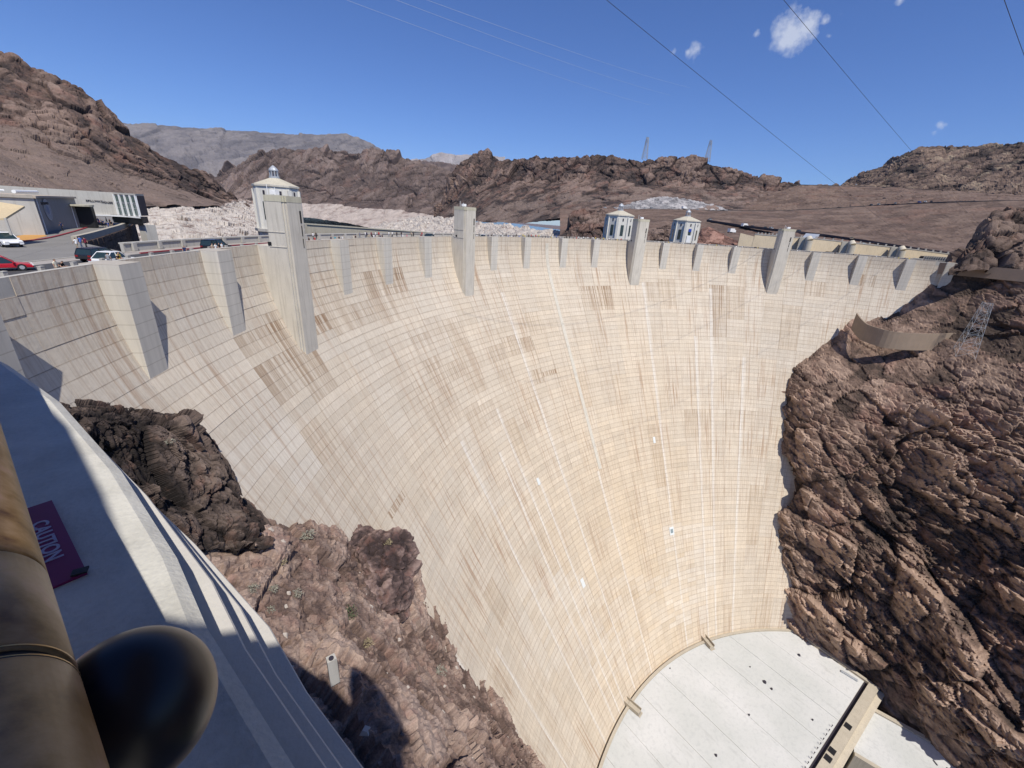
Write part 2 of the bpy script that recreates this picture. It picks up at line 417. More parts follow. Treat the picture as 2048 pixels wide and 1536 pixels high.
jtype = {c: (.75 if rng.rand() < .3 else 0.) for c in range(ncol)}; jstart = {c: rng.uniform(15, 95) for c in range(ncol)}
def panel_mesh(q, idx, out):
    ci, li, t0, t1, h0, h1, c = q
    g = .010; r = face_r((t0+t1)/2, h0); g_t = g/max(float(r), 20)
    d = .02+.06*rng.rand()**1.5+(.02 if blk[(ci, li)][0] > .2 else 0.)
    ns = 4
    a, b, j, L = blk[(ci, li)]
    tone = (rng.rand()-.5)*.45+a*.40+coltone[ci]*.35+(rowtone[li]-.5)*.5
    depth = min(1, h0/110.); ang = math.degrees((t0+t1)/2)
    hue = np.clip(.22+.62*depth*(1-abs(ang-5)/75)+(b-.5)*.22+(rng.rand()-.5)*.10+(.1 if -20 < ang < 30 else 0), 0, 1)
    rust = 0.; white = 0.
    x, y = pj[idx, 0], pj[idx, 1]
    for (x0, x1, y0, y1, s_) in RUST:
        if x0 <= x <= x1 and y0 <= y <= y1: rust = max(rust, s_*(1-.5*(y-y0)/(y1-y0))*(.75+.45*rng.rand())*1.25)
    for (x0, x1, y0, y1, s_) in WHT:
        if x0 <= x <= x1 and y0 <= y <= y1: white = max(white, s_*rng.rand())
    if rust == 0 and b > .96: rust = .35
    # rows: four lines across the lift so grime can sit on the first and last
    ts = np.linspace(t0+g_t, t1-g_t, ns+1); sb = (.14 if t0 < rad(-46) else .26)/max(float(r), 20); ts = np.sort(np.r_[ts, t0+g_t+sb, t1-g_t-sb]); n = len(ts)
    eb = .12 if t0 < rad(-46) else .30
    hr = [h0+g, h0+g+eb, h1-g-.08, h1-g]
    vs = []; uvs = []; ed = []
    ju = colseam[ci]*(.6+.4*rng.rand())
    for jj, h in enumerate(hr):
        pts = face_pt(ts, np.full(n, h), d); vs += pts.tolist(); uvs += [(t*RW, -h*1.0) for t in ts]
        ed += [max((1. if jj in (0,) else .35 if jj == 3 else 0.), (ju if i_ in (0, n-1) else 0.)) for i_ in range(n)]
    back = face_pt(np.r_[ts, ts[::-1]], np.r_[np.full(n, h0+g), np.full(n, h1-g)], -.22)
    vs += back.tolist(); uvs += [(t*RW, -h0) for t in ts]+[(t*RW, -h1) for t in ts[::-1]]; ed += [1.]*(2*n)
    fs = []
    for jj in range(3):
        for i in range(n-1): o_ = jj*n+i; fs.append((o_, o_+n, o_+n+1, o_+1))
    b0 = 4*n
    for i in range(n-1):
        fs.append((b0+i, i, i+1, b0+i+1)); fs.append((3*n+i+1, 3*n+i, b0+2*n-1-i, b0+2*n-2-i))
    fs.append((b0, b0+2*n-1, 3*n, 2*n)); fs.append((b0, 2*n, n, 0)); fs.append((n-1, 2*n-1, 3*n-1, b0+n-1)); fs.append((3*n-1, 4*n-1, b0+n, b0+n-1))
    js = jtype.get(ci, 0.)*(1 if h0 > jstart.get(ci, 0) else 0)
    wl = [max(white, js if (i_ in (0, 1) and ii < 4*n) else 0.) for ii in range(len(vs)) for i_ in [ii % n]]
    out.append((vs, fs, uvs, ed, tone, hue, rust, wl))
def build_panels(name, L, parent, loc=True):
    V = []; F = []; UVs = []; E_ = []; T = []; H = []; R_ = []; W_ = []
    for vs, fs, uvs, ed, t, hgt, r_, w_ in L:
        o_ = len(V); V += vs; F += [tuple(i+o_ for i in f) for f in fs]; UVs += uvs; n = len(vs); E_ += ed; T += [t]*n; H += [hgt]*n; R_ += [r_]*n; W_ += w_
    me = bpy.data.meshes.new(name); me.from_pydata(V, [], F); me.materials.append(m_face)
    ul = me.uv_layers.new(name='UVMap'); li = np.empty(len(me.loops), np.int32); me.loops.foreach_get('vertex_index', li)
    ul.data.foreach_set('uv', np.array(UVs, np.float32)[li].ravel())
    for a, v in (('tone', T), ('hue', H), ('rust', R_), ('edge', E_), ('white', W_)):
        at = me.attributes.new(a, 'FLOAT', 'POINT'); at.data.foreach_set('value', np.array(v, np.float32))
    me.update(); o = link(bpy.data.objects.new(name, me), parent)
    o.location = (0, -100, 0)
    return o
rest = []
for i, q in enumerate(panels):
    one = []; panel_mesh(q, i, one)
    if i in big: build_panels('concrete_panel', one, dam)
    elif vis[i] or q[4] > 0: rest += one
tag(build_panels('concrete_panel_field', rest, dam), kind='stuff')

tst = rad(1.15); b = MB(); hs_ = np.linspace(2, 82, 40); hw_ = .75
vs = []
for h_ in hs_:
    rr1 = float(face_r(tst, h_)); 
    for sg_, dd_ in ((-1, -.1), (-1, .17), (1, .17), (1, -.1)): vs.append(tuple(face_pt(tst+sg_*hw_/rr1, h_, dd_)))
b.add(vs, [(o_*4+j, o_*4+4+j, o_*4+4+j+1, o_*4+j+1) for o_ in range(39) for j in range(3)]); local(b.build('smooth_strip', concrete('smooth_strip_concrete', (.54, .50, .42), .5, amt=.3), dam, fix=False))
m_plate = flat('white_plate', (.62, .64, .62), .6); m_plgrey = flat('plate_grey', (.22, .27, .28), .6)
for (px, py, w_, h_, inner) in ((1343, 1062, 2.2, 3.2, 1), (1076, 963, 1.2, 2.4, 0), (1308, 880, 1.1, 2.6, 0), (1165, 1166, 1.6, 3.2, 0)):
    X_, _ = face_hit(px, py); th_ = math.atan2(X_[0], X_[1]); hh2 = -X_[2]; rr1 = float(face_r(th_, hh2)); sl_ = .866
    def pq(u, v, d): return tuple(face_pt(th_+u/rr1, hh2+v*sl_, d))
    def quadbox(w2, h2, d0, d1, m): 
        b = MB(); b.add([pq(a_*w2/2, c_*h2/2, d_) for d_ in (d0, d1) for a_, c_ in ((-1, -1), (1, -1), (1, 1), (-1, 1))], [(3, 2, 1, 0), (4, 5, 6, 7), (0, 1, 5, 4), (1, 2, 6, 5), (2, 3, 7, 6), (3, 0, 4, 7)]); return local(b.build('survey_plate' if m is m_plate else 'plate_centre', m, dam))
    quadbox(w_, h_, .0, .26, m_plate)
    if inner: quadbox(w_*.6, h_*.5, .2, .30, m_plgrey)
TU = th_at(243, 150.8, 0.)
# crest: deck, walks, kerbs, parapets (about the dam's axis; z = 0 is the parapet top)
ZW = -1.1
b = MB(); b.arc(TH0, TH1, RW+.45, RW+3.0, -2.6, ZW); local(b.build('downstream_walk', m_walk, dam))
b = MB(); b.arc(TH0, TH1, RW+3.0, 148.4, -2.7, ZW-.15); local(b.build('crest_road', m_asph, dam))
b = MB(); b.arc(TU, TH1, 148.4, 148.62, -2.6, ZW+.02); local(b.build('red_kerb', m_red, dam))
b = MB(); b.arc(TU, TH1, 148.62, 150.6, -2.6, ZW); local(b.build('upstream_walk', m_walk, dam))
b = MB(); b.arc(TH0, TH1, RW-.02, RW+.45, -1.6, 0.); local(b.build('downstream_parapet', m_par, dam))
b = MB(); b.arc(TU, TH1, 150.6, 151.1, -30, -.08); b.arc(TU, TH1, 150.45, 151.25, -.08, .12); b.arc(TH0, TU, 150.6, 151.1, -30, ZW-.03)
local(b.build('upstream_parapet', m_conc, dam))
for t in np.arange(TU+.01, TH1, .0305):
    b = MB(); b.box((0, 0, -.5), (.62, .34, 1.14)); o = b.build('parapet_post', m_conc, dam); o.location = Vector(pol(t, 150.38, .02))-Vector((0, 100, 0)); o.rotation_euler = (0, 0, -t)
    if t > TU+.02: o.data = first_post
    else: first_post = o.data
b = MB(); b.arc(TH0, TH1, 144.6, 144.72, ZW-.148, ZW-.142)
local(b.build('lane_line', flat('faded_yellow_paint', (.42, .33, .12), .7), dam))

# pilasters under the crest
PIL = [-67.6, -60.58, -53.41, -39.03, -32.09, -24.81, -11.44, -4.35, 3.66, 10.62, 25.41, 32.33, 39.41, 53.42, 60.6, 67.43, 72.65]
k = MT('pilaster_concrete', .88); p = k.pos()
c1 = k.noise(p, .25, 5); c2 = k.noise(k.map(p, (1.6, 1.6, .1)), 1., 5); zz = k.n('ShaderNodeSeparateXYZ'); k.put(zz.inputs[0], p)
fz = k.math('FRACT', k.math('DIVIDE', zz.outputs[2], 1.524)); jl = k.ramp(fz, [(0., 1.), (.05, 0.), (.96, 0.), (1., 1.)])
c = k.mul(k.mix(c1, (.51, .48, .42), (.60, .56, .485)), k.math('ADD', k.math('MULTIPLY', c2, .5), .72))
k.col(k.mix(k.math('MULTIPLY', jl, .45), c, (.2, .16, .12))); k.bump(c1, .02); m_pil = k.m
def pilaster(th, w, rf, zb, name='pilaster', zt=0., parent=dam):
    """front at radius rf, side faces running back into the dam, tapering where the face meets it"""
    hw = w/2/RW; b = MB()
    for side in (0,):
        vs = []
        for t in (th-hw, th+hw):
            vs += [pol(t, rf, zt), pol(t, rf, -zb-1.5), pol(t, RW+1.2, -zb-1.5), pol(t, RW+1.2, zt)]
        b.add(vs, [(0, 1, 2, 3), (7, 6, 5, 4), (0, 4, 5, 1), (3, 7, 4, 0), (2, 6, 7, 3), (1, 5, 6, 2)])
    return local(b.build(name, m_pil, parent))
for d in PIL:
    pilaster(rad(d)+1.6/RW, 3.2, 135.9, 12., zt=.004)

# elevator towers
def elevator_tower(deg, label, zt, w=5.5, bk=0.):
    th = rad(deg); rf = 132.4; rb = 138.9
    root = empty('elevator_tower', pol(th, rb-2, -1)); root.rotation_euler = (0, 0, -th)
    tag(root, label, 'tower')
    # local frame: +y = upstream (radial), x = tangential
    y0 = rf-(rb-2); y1 = -bk; zt = zt+1
    def plan(s, n):
        hw = w/2*s; q = n
        return [(-hw, y0+2*q), (-hw+q, y0+2*q), (-hw+q, y0+q), (-hw+2*q, y0+q), (-hw+2*q, y0), (hw-2*q, y0), (hw-2*q, y0+q), (hw-q, y0+q), (hw-q, y0+2*q), (hw, y0+2*q), (hw, y1), (-hw, y1)]
    b = MB(); b.prism(plan(1., .3), -27, zt-.9); b.build('shaft', m_tower, root); b = MB(); b.box((0, 1.-bk/2, -13.05), (w-.02, 2.3+bk, 28.)); b.build('rear_base', m_tower, root)
    b = MB(); b.prism([(x*1.015, y*1.0-(.03 if y < 0 else -.05)) for x, y in plan(1.0, .26)], zt-.9, zt); b.build('parapet_band', concrete('tower_cap_concrete', (.50, .47, .36), .6), root)
    b = MB(); b.box((0, (y0+y1)/2, zt+.02), (w-.5, y1-y0-.6, .05)); b.build('roof', m_conc, root)
    for zc, hgt, ww in ((5.6, 1.9, .42), (3.4, 1.7, .2), (1.4, 1.5, .14)):
        b = MB(); b.box((.25*w, y0-.01, zc), (ww, .1, hgt)); b.build('slit_window', m_black, root)
    b = MB(); b.box((-w/2-.02, -1.0, 1.3), (.08, .6, .6)); b.build('wall_vent', m_black, root)
    for zc in (3.2, .9):
        b = MB(); b.box((0, (y0+y1)/2+.31, zc), (w+.16, y1-y0-.62, .12)); b.build('ledge', m_tower, root)
    b = MB(); b.box((.8, -.8, zt+.55), (1.2, .9, .7)); b.tube((-.6, -.5, zt), (-.6, -.5, zt+1.6), .05); b.tube((-.6, -1.8, zt), (-.6, -1.8, zt+1.2), .05)
    b.build('roof_equipment', m_white, root)
    return root
for dg, zt_, w_, bk_, lb in ((-46.9, 7.7, 5.3, 1.0, 'nearest and largest square grey elevator tower at the left of the dam crest'), (-17.5, 8.7, 5.5, 0, 'second elevator tower from the left, lit tan shaft with white box on top'),
               (19.7, 9., 5.5, 0, 'third elevator tower from the left, in front of the two far octagonal towers'), (47.8, 8.8, 5.5, 0, 'rightmost elevator tower, leaning most, before the pale spillway wall')):
    elevator_tower(dg, lb, zt_, w_, bk_)

# bollards between walk and road
bol = None; nb = 0
for i, t in enumerate(np.arange(rad(-69), rad(-5), .0262)):
    if proj(pol(t, RW+2.7, ZW))[0] < 2 and nb == 0: continue
    if bol is None:
        b = MB(); b.box((0, 0, .5), (.42, .3, 1.0)); b.box((0, 0, 1.02), (.46, .34, .05)); bol = b.build('bollard', m_conc); o = bol
    else: o = bol.copy(); S.collection.objects.link(o)
    o.location = tuple(pol(t, RW+2.7, ZW)); o.rotation_euler = (0, 0, -t)
    if proj(pol(t, RW+2.7, ZW))[0] > 0: nb += 1
    tag(o, ('short grey concrete post, %s from the left edge along the crest road' % ordw(nb)) if nb else 'short grey concrete post of the crest road, out of frame at left', 'post', 'posts along the crest road')

# ================================================================== INTAKE TOWERS
m_intake = concrete('intake_concrete', (.64, .62, .56), .35, amt=.2)
def intake_tower(px, py_eave, depth, label, rot=0., sign=False):
    C = P(px, py_eave, depth); zt = float(C[2]); root = empty('intake_tower', (C[0], C[1], -40), rot); tag(root, label, 'tower')
    R = 6.3 if px < 600 else 6.9; n = 8; H = zt+40
    pg = lambda r, a0=math.pi/8: [(r*math.cos(a0+2*math.pi*i/n), r*math.sin(a0+2*math.pi*i/n)) for i in range(n)]
    b = MB(); b.prism(pg(R), 0, H-.5); b.build('shaft', m_intake, root)
    b = MB(); b.prism(pg(R+.35), H-.5, H); b.build('cornice', m_tower, root)
    b = MB(); q = pg(R+.3); b.add([(x, y, H) for x, y in q]+[(x*.22, y*.22, H+2.0) for x, y in q], [(i, (i+1) % n, n+(i+1) % n, n+i) for i in range(n)]+[tuple(range(n, 2*n))]); b.build('roof', concrete('roof_concrete', (.47, .43, .34), .5), root)
    b = MB(); b.tube((0, 0, H+1.9), (0, 0, H+2.5), 1.5, n=12); 
    for i in range(8):
        a = i*math.pi/4; b.tube((1.1*math.cos(a), 1.1*math.sin(a), H+2.5), (1.1*math.cos(a), 1.1*math.sin(a), H+4.), .16, n=6)
    ln = b.build('lantern', m_steel, root)
    b = MB()
    for j in range(5): b.tube((0, 0, H+4.+.3*j), (0, 0, H+4.3+.3*j), 1.35*math.cos(j*.3), 1.35*math.cos((j+1)*.3), n=12)
    b.build('dome', m_steel, ln)
    ap = R*math.cos(math.pi/8)
    for i in range(n):
        a = math.pi/4*i; nx, ny = math.cos(a), math.sin(a); tx, ty = -ny, nx
        b = MB(); b.box((nx*(ap+.0), ny*(ap+.0), H-7.2), (.2, 1.5, 5.0), a); b.build('window', m_glass, root)
        b = MB(); b.box((nx*(ap+.0), ny*(ap+.0), H-2.3), (.2, .62, 1.3), a); b.build('vent_opening', m_dark, root)
    for i in range(n):
        a = math.pi/8+math.pi/4*i; b = MB(); b.box((math.cos(a)*(R+.02), math.sin(a)*(R+.02), H/2-.6), (.7, 1.1, H-1.3), a); b.build('corner_buttress', m_intake, root)
    b = MB(); b.prism(pg(R+1.2), H-13.2, H-12.4); b.build('gallery', m_conc, root)
    if sign:
        # the face nearest to the viewer
        a = min((math.pi/4*i for i in range(n)), key=lambda a: (math.cos(a+rot)*(C[0]-CAM[0])+math.sin(a+rot)*(C[1]-CAM[1])))
        b = MB(); b.box((math.cos(a)*(ap+.2), math.sin(a)*(ap+.2), H-4.9), (.1, 1.5, 1.5), a); b.build('blue_sign', flat('blue_sign_paint', (.03, .07, .35), .5), root)
        b = MB(); b.box((math.cos(a)*(ap+.25), math.sin(a)*(ap+.25), H-9.2), (.3, 2.2, 3.6), a); b.build('white_door', m_white, root)
    return root
intake_tower(551, 371, 128, 'octagonal intake tower with a domed lantern rising behind the nearest elevator tower')
intake_tower(1240, 430, 212, 'octagonal intake tower with dark windows, left of the far pair', .2)
intake_tower(1374, 441, 226, 'octagonal intake tower with blue sign and white door, right of the far pair', .15, True)

# footbridges from crest to the far intake towers and walkway on the near side
b = MB(); A1 = P(613, 449, 118); A2 = P(872, 467, 178); v = A2-A1; L = float(np.hypot(v[0], v[1])); a = math.atan2(v[1], v[0])
root = empty('intake_bridge', ((A1+A2)/2), 0); tag(root, 'long pale concrete walkway bridge running over the water behind the crest parapet', 'bridge')
z0 = 0
b.add([( *(A1-(A1+A2)/2)[:2], -2.4+(A1-A2)[2]/2), (*(A2-(A1+A2)/2)[:2], -2.4+(A2-A1)[2]/2), (*(A2-(A1+A2)/2)[:2], (A2-A1)[2]/2), (*(A1-(A1+A2)/2)[:2], (A1-A2)[2]/2)], [(0, 1, 2, 3)])
nx, ny = -math.sin(a)*.8, math.cos(a)*.8
vs = list(b.v); b.v = vs+[(x+nx, y+ny, z) for x, y, z in vs]; b.f = [(0, 1, 2, 3), (7, 6, 5, 4), (0, 4, 5, 1), (1, 5, 6, 2), (2, 6, 7, 3), (3, 7, 4, 0)]; b.mi = [0]*6
b.build('side_wall', concrete('tan_concrete', (.44, .40, .31), .4), root)
b = MB(); q = [(x*1.0, y*1.0) for x, y, _ in vs[:2]]
b.add([(q[0][0]-nx*.3, q[0][1]-ny*.3, (A1-A2)[2]/2+.003), (q[1][0]-nx*.3, q[1][1]-ny*.3, (A2-A1)[2]/2+.003), (q[1][0]+nx*1.4, q[1][1]+ny*1.4, (A2-A1)[2]/2+.003), (q[0][0]+nx*1.4, q[0][1]+ny*1.4, (A1-A2)[2]/2+.003)], [(0, 1, 2, 3)])
b.add([(x, y, z+.35) for x, y, z in b.v[:4]], [(0, 1, 2, 3)]); b.add(b.v[:8], [(0, 4, 5, 1), (1, 5, 6, 2), (2, 6, 7, 3), (3, 7, 4, 0)])
b.build('coping', concrete('bridge_coping', (.50, .46, .36), .4), root)

# ================================================================== POWERHOUSE
pw = empty('powerhouse', (0, 20, -150)); tag(pw, 'flat white powerhouse roof with a curved back edge at the foot of the dam', 'building')
k = MT('white_roof_membrane', .75); p = k.pos()
a_ = k.noise(p, .05, 6); f_ = k.noise(p, .8, 5, .65); g_ = k.noise(k.map(p, (.7, .12, 1)), .6, 6, .7)
c = k.mix(k.ramp(a_, [(.4, 0.), (.65, 1.)]), (.48, .485, .46), (.555, .55, .53))
c = k.mix(k.math('MULTIPLY', k.ramp(f_, [(.50, 0.), (.64, 1.)]), .34), c, (.36, .37, .36)); c = k.mix(k.math('MULTIPLY', k.ramp(g_, [(.58, 0.), (.66, 1.)]), .45), c, (.36, .36, .34))
c = k.mix(k.math('MULTIPLY', k.ramp(k.noise(k.map(p, (1, .35, 1), (7, 7, 0)), 2.2, 4, .7), [(.66, 0.), (.72, 1.)]), .6), c, (.16, .17, .17))
k.col(c); k.bump(f_, .03); m_roofw = k.m
m_tan = concrete('tan_parapet_concrete', (.42, .37, .29), .4)
def at_pw(o): o.location = (0, -20, 150); return o
RR = 102.6; cyc = -48.; n = 60
a0, a1 = rad(-39), rad(39.5)
arc = [(RR*math.sin(a0+(a1-a0)*i/n), cyc+RR*math.cos(a0+(a1-a0)*i/n)) for i in range(n+1)]
# roof as separate membrane strips between the seams
XS = [-64, -46.5, -34.5, -22, -9.5, 3, 15.5, 28, 40.5, 53, 65.2]
YA = .0443
def ye(x, o=0.): return 5.75+(64-x)*YA+o
def yarc(x): return cyc+math.sqrt(max(RR*RR-x*x, 0))
for i in range(len(XS)-1):
    x0, x1 = XS[i]+.05, XS[i+1]-.05; xs = np.linspace(x0, x1, 10); b = MB()
    b.prism([(x, yarc(x)) for x in xs]+[(x1, ye(x1, .65)), (x0, ye(x0, .65))], -150.6, -150+.015*(i % 3)); at_pw(b.build('roof_strip', m_roofw, pw))
b = MB(); b.prism([(-64.5, ye(-64.5, .6))]+[(x*1.0, y) for x, y in arc]+[(66.5, ye(66.5, .6))], -163, -150.09); at_pw(b.build('wall', concrete('powerhouse_concrete', (.40, .36, .29), .3), pw))
b = MB()
for i in range(n):
    (xa, ya), (xb, yb) = arc[i], arc[i+1]; s_ = 1.009
    b.prism([(xa, ya), (xb, yb), (xb*s_, cyc+(yb-cyc)*s_), (xa*s_, cyc+(ya-cyc)*s_)], -163, -149.35)
b.prism([(65.4, 4.5), (66.6, 4.5), (67.3, 30.5), (65.9, 31.)], -163, -149.3)
at_pw(b.build('kerb', m_tan, pw))
def endbox(o0, o1, x1, z0, z1, nm, m): b = MB(); b.prism([(-60, ye(-60, o0)), (x1, ye(x1, o0)), (x1, ye(x1, o1)), (-60, ye(-60, o1))], z0, z1); return at_pw(b.build(nm, m, pw))
endbox(-.62, .58, 65.4, -157, -150.4, 'trench', m_dark); endbox(-3.7, -.64, 66.3, -162, -149.2, 'end_wall', m_tan); endbox(-5.6, -3.72, 67.4, -164, -151.0, 'end_ledge', concrete('end_ledge_concrete', (.50, .44, .34), .4))
for px, py in ((1692, 1451), (1660, 1500), (1652, 1515), (1618, 1560)):
    q = Gp(px, py, -149.1); b = MB(); b.box((q[0]+.3, q[1]-.5, -149.13), (2.3, 1.9, .14), -YA); at_pw(b.build('hatch', m_black, pw))
for px, py, w, d in ((1598, 1310, 1.4, .9), (1529, 1364, 1.5, 1.3), (1543, 1378, .9, .8), (1498, 1430, .6, .6), (1432, 1511, .8, .8), (1625, 1440, .6, .6), (1500, 1334, .4, .4), (1340, 1337, .4, .4)):
    q = Gp(px, py, -149.9); b = MB(); b.tube((q[0], q[1], -150.2), (q[0], q[1], -149.5), w/2, d/2*.8, n=10); at_pw(b.build('roof_vent', m_dark, pw))
q0 = Gp(1682, 1342, -149.8); q1 = Gp(1715, 1362, -149.8); b = MB(); m_ = (q0+q1)/2
b.box((m_[0], m_[1], -149.7), (float(np.linalg.norm(q1-q0)), .9, .5), math.atan2(q1[1]-q0[1], q1[0]-q0[0])); at_pw(b.build('roof_duct', m_steel, pw))
for i, x in enumerate(np.linspace(36, -26, 27)):
    b = MB(); b.tube((x, ye(x, 1.3), -150.1), (x, ye(x, 1.3), -149.2), .07, n=6); b.tube((x, ye(x, 1.3), -149.2), (x, ye(x, 1.3), -148.9), .18, n=6); at_pw(b.build('roof_post', m_dark, pw))
# lower canyon-wing roof
wing = empty('powerhouse_wing', (55, -30, -156)); tag(wing, 'lower white wing roof below the powerhouse end wall, beside the right rock wall', 'building')
def at_w(o): o.location = (-55, 30, 156); return o
wp = [Gp(1735, 1410, -154), Gp(1900, 1500, -154), Gp(2300, 1700, -154)]
dxy = wp[1]-wp[0]; dxy = dxy/np.linalg.norm(dxy); ex, ey = dxy[0], dxy[1]; px_, py_ = ey, -ex
if px_ > 0: px_, py_ = -px_, -py_
def wpt(s, t): return (wp[0][0]+ex*s+px_*t, wp[0][1]+ey*s+py_*t)
b = MB(); b.prism([wpt(-4, 1.1), wpt(110, 1.1), wpt(110, 22), wpt(-4, 22)], -158, -154.6); at_w(b.build('roof', m_roofw, wing))
b = MB(); b.prism([wpt(-4, -.5), wpt(110, -.5), wpt(110, 1.05), wpt(-4, 1.05)], -175, -154); b.prism([wpt(-4, 22.05), wpt(110, 22.05), wpt(110, 23.4), wpt(-4, 23.4)], -175, -154); at_w(b.build('parapet', m_tan, wing))
b = MB(); b.prism([wpt(-4, 1.), wpt(110, 1.), wpt(110, 22), wpt(-4, 22)], -188, -158.1); at_w(b.build('wall', m_conc, wing))
for s, t in ((18, 8), (20, 9.5), (21.5, 7.4), (24, 10.5), (26, 8.5), (22.6, 11.8), (28, 11), (17, 11.5), (30, 7.5), (25, 6.3)):
    q = wpt(s, t); b = MB(); b.box((q[0], q[1], -154.5), (1.4, .35, .22), random.uniform(0, 3)); at_w(b.build('roof_bracket', m_dark, wing))
b = MB(); q = wpt(40, 5); b.box((q[0], q[1], -154.2), (2.2, 1.6, .9), .5); at_w(b.build('roof_unit', m_steel, wing))
# two stair gangways from dam face to roof
def gangway(px, py, lab):
    q = Gp(px, py, -148.6); a = math.atan2(q[1]+48, q[0]); root = empty('gangway', (q[0], q[1], -150), a-math.pi/2); tag(root, lab, 'gangway')
    b = MB(); b.box((0, -.9, .35), (2.3, 7.4, .3)); b.build('deck', m_tan, root)
    for sx_ in (-1, 1):
        b = MB(); b.box((sx_*1.1, -.9, 1.0), (.16, 7.4, 1.3)); b.build('side_rail', m_tan, root)
    for j in range(6):
        b = MB(); b.box((0, -4.9-.32*j, .2-.14*j), (2.1, .3, .14)); b.build('stair_tread', m_tan, root)
    b = MB(); b.box((0, 3.2, 1.6), (2.3, 1.2, 2.7)); b.build('door_recess', m_black, root)
gangway(1408, 1272, 'small concrete gangway at the curved roof edge, upper one of two')
gangway(1256, 1402, 'small concrete gangway at the curved roof edge, lower one of two')
# river far below
b = MB(); b.add([(-60, 4, -187), (62, 4, -187), (40, -400, -187), (-160, -400, -187)], [(0, 1, 2, 3)])
tag(b.build('river', flat('river_water', (.06, .07, .045), .15, spec=.5)), kind='structure')

# ================================================================== ROCK AND TERRAIN
DK = (.055, .042, .038); MD = (.145, .098, .078); LT = (.24, .17, .135); PK = (.22, .135, .105)
def rowlerp(rows, nu, nv, power=None):
    """rows of (px,py,depth or ('z',z)) -> smooth lofted grid"""
    R_ = []
    for r in rows:
        pts = []
        for q in r:
            pts.append(Gp(q[0], q[1], q[3]) if len(q) == 4 else P(q[0], q[1], q[2]))
        pts = np.array(pts); x = np.array([q[0] for q in r], float); t = (x-x[0])/(x[-1]-x[0]); u = np.linspace(0, 1, nu)
        R_.append(np.stack([np.interp(u, t, pts[:, k]) for k in range(3)], -1))
    R_ = np.array(R_); m = len(R_); v = np.linspace(0, m-1, nv); i = np.clip(v.astype(int), 0, m-2); f = (v-i)[:, None, None]
    G = R_[i]*(1-f)+R_[i+1]*f
    # smooth the control lattice a little down the slope
    for _ in range(2): G[1:-1] = (G[:-2]+2*G[1:-1]+G[2:])/4
    return G, v/(m-1)
def normals(G):
    du = np.gradient(G, axis=1); dv = np.gradient(G, axis=0); n = np.cross(du, dv); n /= np.linalg.norm(n, axis=2, keepdims=True)+1e-9
    c = (CAM-G); s = np.sign((n*c).sum(2, keepdims=True)); s[s == 0] = 1
    return n*s
def terrain(name, rows, nu, nv, mat, size, amp, seed, kind='structure', sq=(1, 1, .8), bleach=None, back=True, big=0., ampv=None, talus=None, oct=(1, .4, .16), label=None, cat=None):
    G, v = rowlerp(rows, nu, nv); N = normals(G); shp = G.shape; Q = G.reshape(-1, 3)
    h, tone = rocky(Q, size, amp, seed, sq, oct)
    h = h+fbm(Q/size*.35, 4, .5, seed+3)*amp*big
    av = np.ones(nv) if ampv is None else np.interp(v, [a for a, _ in ampv], [b_ for _, b_ in ampv])
    h = h.reshape(nv, nu)*av[:, None]
    G = G+N*h[..., None]
    if back:
        top = G[0]; d = top-CAM; d[:, 2] = 0; d /= np.linalg.norm(d, axis=1, keepdims=True)
        hgt = np.abs(G[0, :, 2]-G[-1, :, 2])[:, None]
        b1 = top+d*hgt*.5; b1[:, 2] -= hgt[:, 0]*.25; b2 = top+d*hgt*2.; b2[:, 2] = G[-1, :, 2]-5
        G = np.concatenate([b2[None], b1[None], G]); tone = np.concatenate([np.zeros(2*nu), tone]); v = np.r_[0, 0, v]; nv += 2
    at = {'tone': tone}
    if bleach is not None:
        bv = np.interp(v, [a for a, _ in bleach], [c for _, c in bleach])
        at['bleach'] = np.repeat(bv, nu)
    else: at['bleach'] = np.zeros(len(tone))
    if talus is not None: at['talus'] = np.repeat(np.interp(v, [a for a, _ in talus], [c for _, c in talus]), nu)
    o = gridmesh(name, G.reshape(-1, 3), nu, nv, mat, at)
    tag(o, label, cat, kind=kind if not cat else None); return o

m_hill = rockmat('brown_hill_rock', (DK, (.115, .078, .062), (.19, .135, .108), (.19, .105, .08)), .02, .7, 1.2, True, talus=(.20, .150, .124))
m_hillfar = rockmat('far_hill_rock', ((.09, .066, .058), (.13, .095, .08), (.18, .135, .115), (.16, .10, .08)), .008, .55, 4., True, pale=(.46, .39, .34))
m_mesa = rockmat('mesa_rock_hazed', ((.11, .10, .10), (.145, .13, .125), (.18, .16, .15), (.15, .13, .12)), .0025, .25, 6.)  # greyness of the haze mixed into the rock colours
m_slope = rockmat('brown_gravel_slope', ((.10, .068, .053), (.132, .091, .070), (.162, .114, .088), (.165, .098, .072)), .012, .3, .5)
m_shore = rockmat('bleached_shore_rock', ((.17, .125, .105), (.25, .19, .16), (.34, .27, .225), (.20, .15, .125)), .03, .4, .6, True, pale=(.50, .45, .395))
m_redrock = rockmat('red_rock', ((.11, .062, .05), (.20, .11, .085), (.27, .16, .125), (.24, .125, .10)), .04, .6, .5)
m_cliff = rockmat('canyon_wall_rock', ((.082, .058, .045), (.180, .121, .091), (.31, .22, .165), (.28, .165, .125)), .035, .7, .35)
m_near = rockmat('near_slope_rock', ((.12, .080, .064), (.20, .138, .110), (.29, .215, .172), (.24, .145, .115)), .16, .6, .08)
m_block = rockmat('dark_varnished_rock', ((.028, .022, .020), (.062, .046, .040), (.12, .09, .075), (.15, .09, .07)), .22, .8, .10, strat=(2.2, 2.2, .25))

